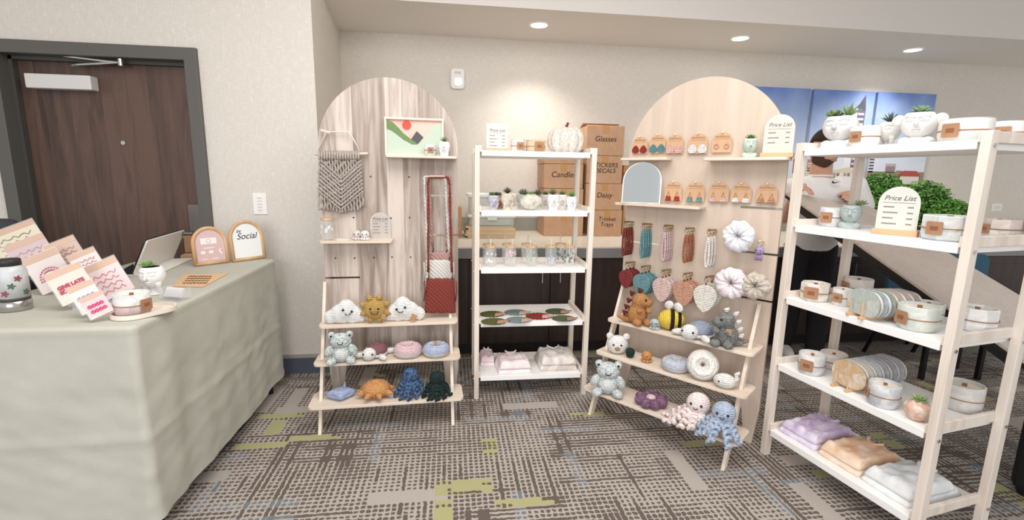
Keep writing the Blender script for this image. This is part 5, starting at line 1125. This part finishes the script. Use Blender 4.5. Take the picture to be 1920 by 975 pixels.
# ------------------------------------------------------------------ skyline canvases on the back wall
SKY = None
def sky():
    m = bpy.data.materials.new('printed_sky'); m.use_nodes = True; g = NT(m); p = g.n['Principled BSDF']; p.inputs['Roughness'].default_value = .7
    tc = g.add('TexCoord').outputs['Object']; sp = g.add('SeparateXYZ'); g.link(tc, sp.inputs[0]); n = g.add('TexNoise'); n.inputs['Scale'].default_value = 4; n.inputs['Detail'].default_value = 5; g.link(tc, n.inputs['Vector'])
    f = g.math('ADD', g.math('DIVIDE', sp.outputs[2], 1.28), g.math('MULTIPLY', g.math('SUBTRACT', n.outputs['Fac'], .5), .3))
    g.link(g.ramp(f, ((.35, lin('dfe5f2')), (.65, lin('b3c8ee')), (1.0, lin('5a7cc6')))), p.inputs['Base Color']); return m
SKY = sky()
def canvas(label, u0, v0, u1, kind):
    a, b = ony(u0, v0, YB-.045), ony(u1, v0+3, YB-.045); W = b.x-a.x; top = ony(1643, 172, YB-.045).z; bot = 1.12; h = top-bot
    t = thing('canvas_print', label, 'canvas', (a.x+W/2, YB-.0225, bot), 0)
    MB().box(-W/2, W/2, -.0225, .02, 0, h).build('canvas', SKY, t, bevel=.003)
    rnd = random.Random(kind)
    def pat(name, pts, c, lvl=0): MB().prism([(-W/2+x*W, z*h) for x, z in pts], -.0235-.0006*lvl, -.0225).build(name, mat(c, .7), t)
    def blob(name, x, z, r, c, lvl): pat(name, [(x+r*(1+.25*noise.noise(Vector((math.cos(a)*2, math.sin(a)*2, x*9+z*5))))*math.cos(a), z+r*W/h*(1+.25*noise.noise(Vector((math.cos(a)*2, math.sin(a)*2, x*7))))*math.sin(a)) for a in [2*PI*i/26 for i in range(26)]], c, lvl)
    def tower(x0, x1, z1, c, cw, rows, cols, lvl=1):
        pat('printed_tower', [(x0, .3), (x1, .3), (x1, z1), (x0, z1)], c, lvl)
        for r_ in range(rows):
            z = .32+(z1-.34)*r_/rows; pat('printed_window_band', [(x0+.01, z), (x1-.01, z), (x1-.01, z+(z1-.34)/rows*.5), (x0+.01, z+(z1-.34)/rows*.5)], cw, lvl+1)
    if kind == 1:
        pat('printed_tower', [(.62, .3), (.74, .3), (.74, .86), (.66, .8), (.62, .72)], 'ece9f2', 1)
        pat('printed_tower_shade', [(.74, .3), (.86, .3), (.87, .84), (.83, .93), (.74, .86)], '6a6788', 1); pat('printed_spire', [(.72, .86), (.87, .84), (.84, .97)], '55566e', 2)
        for r_ in range(12): z = .34+r_*.042; pat('printed_window_band', [(.75, z), (.85, z), (.85, z+.018), (.75, z+.018)], 'd9d2dc' if r_ % 3 else 'f2d9b5', 3)
        tower(.36, .46, .62, 'c9cbd8', '8b90ac', 6, 3); tower(.88, .99, .58, 'dcdce6', '50536e', 7, 3); tower(.02, .12, .42, 'b98a86', 'e6d9d4', 4, 2); tower(.2, .34, .45, 'd9d6dc', '8fa0b8', 4, 2)
        pat('printed_riverbank', [(0, 0), (1, 0), (1, .34), (.7, .36), (.4, .33), (0, .35)], 'd8d0c2', 2)
        for i in range(9): pat('printed_facade', [(.35+.06*i, .2), (.39+.06*i, .2), (.39+.06*i, .31), (.35+.06*i, .31)], ('b5685a', 'e9e6e0', '8fa9a8')[i % 3], 3)
        for x in (.14, .62, .74, .86): blob('printed_tree', x, .14, .11, '6f8040', 4)
    elif kind == 2:
        tower(.0, .1, .55, 'dcdce6', '4a4d66', 8, 2); tower(.3, .48, .4, 'c2aeb0', '6b5a78', 5, 3); tower(.5, .6, .34, 'b5606a', 'e9d4c8', 3, 2)
        pat('printed_riverbank', [(0, 0), (1, 0), (1, .33), (0, .33)], '9a8a72', 2)
        for i in range(8): blob('printed_tree', rnd.random()*.72+.14, .2+.08*rnd.random(), .1, ('5d5a34', '7b5a3c', '44502c')[i % 3], 3)
        pat('printed_red_roof', [(.55, .29), (.95, .29), (.86, .34), (.64, .34)], 'b5544a', 4); pat('printed_white_house', [(.58, .22), (.92, .22), (.92, .29), (.58, .29)], 'e8e2da', 4)
        pat('printed_bridge', [(.4, .1), (1, .06), (1, .11), (.4, .14)], 'b9a998', 5); pat('printed_lamp_glow', [(.3, 0), (.42, 0), (.4, .1), (.33, .1)], 'e8a24e', 5)
    else:
        tower(.85, .96, .42, 'a85f5c', 'd9b9b0', 6, 2); pat('printed_riverbank', [(0, 0), (1, 0), (1, .22), (0, .26)], '7f8f86', 2)
        for x in (.2, .45, .7, .87): blob('printed_tree', x, .16, .1, '5f7040', 3)
canvas('skyline canvas partly behind the birch board, mostly deep blue sky', 1404, 164, 1521, 3)
canvas('middle skyline canvas with the tall spired tower under blue sky', 1528, 168, 1643, 1)
canvas('skyline canvas with red roofs, trees and bridge nearest the wall outlet', 1648, 173, 1757, 2)

# ------------------------------------------------------------------ the man and the table top he carries
def PD(u, v, D): return Vector((0, 0, H))+ray(u, v)*(D/F)
p1, p2 = PD(1470, 359, 3.33), PD(1634, 388, 3.5); uy = (PD(1835, 508, 2.8)-p2).normalized()
ux = (p2-p1); Wt = ux.length; ux = ux.normalized(); uy = (uy-ux*uy.dot(ux)).normalized(); uz = ux.cross(uy); LT = 1.72
if uz.z < 0: p1, ux = p1+ux*Wt, -ux; uz = -uz
t = thing('tilted_table_top', 'beige folding table top with dark edge, tilted and carried by the man', 'table', mx=Matrix(((ux.x, uy.x, uz.x, p1.x), (ux.y, uy.y, uz.y, p1.y), (ux.z, uy.z, uz.z, p1.z), (0, 0, 0, 1))))
MB().prism([(x+Wt/2, y+LT/2) for x, y in arc(Wt, LT, .04)], -.012, 0, 'z').build('top_surface', mat('cbbdb2', .4, 'speckle', 'c2b3a8'), t)
MB().prism([(x+Wt/2, y+LT/2) for x, y in arc(Wt+.006, LT+.006, .04)], -.03, -.012, 'z').build('edge_band', BLACK, t)
for x in (.03, Wt-.03): MB().box(x-.02, x+.02, .1, LT-.1, -.06, -.03).build('frame_rail', BLACK, t)
ed0, ed1 = (p1, p1+ux*Wt) if ux.x > 0 else (p1+ux*Wt, p1)
O_ = ony(1538, 330, 3.322); O_.z = 0; f_ = Vector((-.3, -.95, 0)).normalized(); r_v = Vector((-f_.y, f_.x, 0)); rzp = math.atan2(r_v.y, r_v.x)
def Pm(u, v, fw=0):
    q = onpl(u, v, O_+f_*fw, f_)-O_; return Vector((q.dot(r_v), -q.dot(f_), q.z))
man = thing('person', 'man in white t-shirt and black trousers carrying a tilted table top', 'person', O_, rzp)
sk = mat('d9a98e', .55, 'speckle', 'cf9c82')
hc = Pm(1547, 279, .08); nb = Pm(1538, 330, 0); shl, shr = Pm(1482, 350, 0), Pm(1606, 350, 0); ell, elr = Pm(1470, 412, -.06), Pm(1624, 410, -.05); hl, hr_ = [(lambda q: Vector((q.dot(r_v), -q.dot(f_), q.z)))(ed0.lerp(ed1, k)-uy*.05+uz*.042-O_) for k in (.17, .74)]
vl = lambda q: Vector((q.dot(r_v), -q.dot(f_), q.z))
uyl, uxl, uzl = vl(uy), vl(ed1-ed0).normalized(), vl(uz)
mb = MB()
def face(d):
    g = lambda x, z, w: math.exp(-(((d.x-x)**2+(d.z-z)**2)/w**2)) if d.y < 0 else 0
    return 1+.17*g(0, -.12, .12)+.1*g(0, .05, .09)-.06*g(.32, .1, .14)-.06*g(-.32, .1, .14)+.05*g(0, -.52, .15)+.05*g(0, -.85, .25)
hm = T(*hc) @ R('Z', .35) @ R('X', .22)
mb.ball((0, 0, 0), (.086, .108, .132), 40, 30, face, hm)
for q in (-1, 1): mb.ball((q*.087, .015, -.005), (.014, .026, .034), 10, 8, None, hm)
mb.tube([hc+Vector((0, .02, -.06)), nb+Vector((0, 0, .02)), nb+Vector((0, .0, -.08))], lambda k: .066+.022*k, 16)
mb.ball(nb+Vector((0, .01, -.2)), (.16, .1, .2)).ball(nb+Vector((0, .01, -.45)), (.145, .1, .2)).ball((nb.x, .01, .92), (.15, .105, .14))
for s_, e_, h_, q in ((shl, ell, hl, 1), (shr, elr, hr_, -1)):
    mb.tube([s_.lerp(e_, i/6) for i in range(7)], lambda k: .052-.012*k, 12); mb.tube([e_.lerp(h_, i/6) for i in range(7)], lambda k: .042-.014*k, 12)
    d = (uyl*.75+uxl*.66*q).normalized(); sd = (uxl*.75-uyl*.66*q).normalized(); mb.tube([h_-d*.03, h_+d*.0, h_+d*.045], lambda k: .027+.008*k, 12)
    for i in range(4):                                   # four fingers lie over the edge, the thumb grips underneath
        L = (.062, .075, .07, .055)[i]; b_ = h_+d*.045+sd*(.033-.022*i)
        mb.tube([b_-d*.02, b_+d*L*.45+uzl*.004, b_+d*L*.8-uzl*.010, b_+d*L-uzl*.022], lambda k: .0105-.003*k, 8)
    mb.tube([h_+sd*.028*q-d*.005, h_+sd*.05*q+d*.015-uzl*.01, h_+sd*.055*q+d*.05-uzl*.018], lambda k: .0125-.003*k, 8)
fl, fr2 = Vector((-.11, .03, 0)), Vector((.09, -.06, 0))
for hip, ft in ((Vector((nb.x-.09, .01, .9)), fl), (Vector((nb.x+.09, .01, .9)), fr2)):
    kn_ = hip.lerp(ft, .5)+Vector((0, -.03, 0)); mb.tube([hip, hip.lerp(kn_, .5), kn_, kn_.lerp(ft, .5), ft+Vector((0, 0, .09))], lambda k: .082-.045*k, 14); mb.ball(ft+Vector((0, -.05, .05)), (.04, .1, .04), 14, 10)
mb.build('body', sk, man, remesh=.0075)
hair = MB(); hair.ball((0, .012, .02), (.092, .11, .13), 30, 20, lambda d: 1.0 if (d.z > .25 or d.y > .25) else .8, hm); hair.build('hair', mat('3a2a22', .9, 'fuzzy', '2b1f1a'), man, smooth=True)
MB().ball((0, 0, 0), (.0865, .1085, .1325), 40, 30, lambda d: (1.035 if (d.z < -.42 or (abs(d.x) > .62 and d.z < .0)) and d.y < .25 else .93)*face(d), hm).build('beard', mat('5a4034', .95, 'fuzzy', '4a342a'), man, smooth=True)
for q in (-1, 1): MB().ball((q*.033, -.095, .013), (.011, .007, .006), 10, 8, None, hm).build('eye', mat('2a2320', .3), man); MB().box(q*.03-.016, q*.03+.016, -.109, -.095, .033, .04, hm).build('eyebrow', mat('3a2a22', .9), man)
MB().ball((0, -.110, -.064), (.026, .009, .008), 12, 8, None, hm).build('lips', mat('b8776a', .6), man, smooth=True)
mb = MB(); TS = mat('f1efed', .85, 'fabric', 'e9e7e5')
mb.ball(nb+Vector((0, .0, -.17)), (.2, .13, .17), 28, 18).ball(nb+Vector((0, 0, -.36)), (.18, .13, .22), 28, 18).ball((nb.x, 0, .96), (.18, .13, .16), 28, 18).tube([nb+Vector((0, .005, .0)), nb+Vector((0, 0, -.1))], lambda k: .075+.04*k, 18)
for s_, e_ in ((shl, ell), (shr, elr)): mb.tube([nb.lerp(s_, .45)+Vector((0, 0, -.045)), s_, s_.lerp(e_, .5), s_.lerp(e_, .72)], lambda k: .085-.008*k, 16)
mb.build('t_shirt', TS, man, remesh=.011)
MB().torus(tuple(nb+Vector((0, -.004, .002))), .075, .008, 30, 8).build('neckband', TS, man, smooth=True)
sw = [(-.032, .0), (-.026, -.008), (-.01, -.008), (.034, .008), (-.008, .0), (-.016, .0), (-.022, .008), (-.026, .012)]
ch = Pm(1567, 342, .135); MB().prism([(ch.x+x*.9, ch.z+z*.9) for x, z in sw], ch.y-.012, ch.y-.002).build('chest_logo', BLACK, man)
mb = MB()
for hip, ft in ((Vector((nb.x-.09, .01, .92)), fl), (Vector((nb.x+.09, .01, .92)), fr2)):
    kn_ = hip.lerp(ft, .5)+Vector((0, -.03, 0)); mb.tube([hip, hip.lerp(kn_, .5), kn_, kn_.lerp(ft, .5), ft+Vector((0, 0, .07))], lambda k: .1-.035*k, 16)
mb.ball((nb.x, .01, .9), (.17, .125, .12)); mb.build('trousers', mat('1b1a1d', .85, 'fabric', '131215'), man, remesh=.012)
for ft, q in ((fl, -1), (fr2, 1)):
    sh = MB().ball(ft+Vector((0, -.06, .05)), (.052, .15, .05), 18, 12, lambda d: 1 if d.z > -.2 else .96).ball(ft+Vector((0, .02, .075)), (.048, .07, .05), 14, 10).build('shoe', mat('e6e4e2', .6), man, remesh=.009)
    MB().prism([(x+ft.x, y+ft.y-.06) for x, y in arc(.105, .3, .05)], .0, .022, 'z').build('sole', WHITE, sh)
    for i in range(4): MB().tube([ft+Vector((-.025, -.05-.025*i, .1-.006*i)), ft+Vector((.025, -.055-.025*i, .1-.006*i))], .004, 6).build('lace', mat('cfcdcb', .7), sh)
# ------------------------------------------------------------------ blue chairs and black case
def blue_chair(label, x, y, rz):
    t = thing('side_chair', label, 'chair', (x, y, 0), rz); bl = mat('41677f', .9, 'fabric', '375a70')
    MB().prism(arc(.46, .45, .06), .42, .48, 'z').build('seat', bl, t, bevel=.012)
    MB().prism(arc(.44, .36, .06), .2, .235, mx=T(0, 0, .68) @ R('X', -.1)).build('backrest', bl, t, bevel=.01)
    for sx in (-1, 1):
        MB().box(sx*.21-.014, sx*.21+.014, -.22, -.19, 0, .42).build('leg', BLACK, t, bevel=.002)
        MB().tube([(sx*.2, .17, .42), (sx*.21, .34, 0)], .015).build('leg', BLACK, t); MB().box(sx*.19-.012, sx*.19+.012, .2, .225, .42, .6).build('back_support', BLACK, t)
blue_chair('blue upholstered chair with black legs under the tilted table top', 3.60, 3.0, -.1)
blue_chair('blue upholstered chair behind the rack post near the dark cabinet handles', 4.10, 3.12, -.25)
t = thing('rolling_case', 'black fabric case on the carpet beyond the candle rack, under the tilted table top', 'bag', (2.80, 1.52, 0), .05)
MB().prism(arc(.5, .34, .06), .03, .5, 'z').build('body', mat('17171a', .7, 'fabric', '0f0f11'), t, bevel=.03); MB().tube([(-.1, -.17, .42), (-.1, -.2, .42), (.1, -.2, .42), (.1, -.17, .42)], .01).build('handle', BLACK, t, smooth=True)
for sx in (-1, 1):
    for sy in (-1, 1): MB().cyl((sx*.2-.012, sy*.12, .025), (sx*.2+.012, sy*.12, .025), .025).build('wheel', BLACK, t)
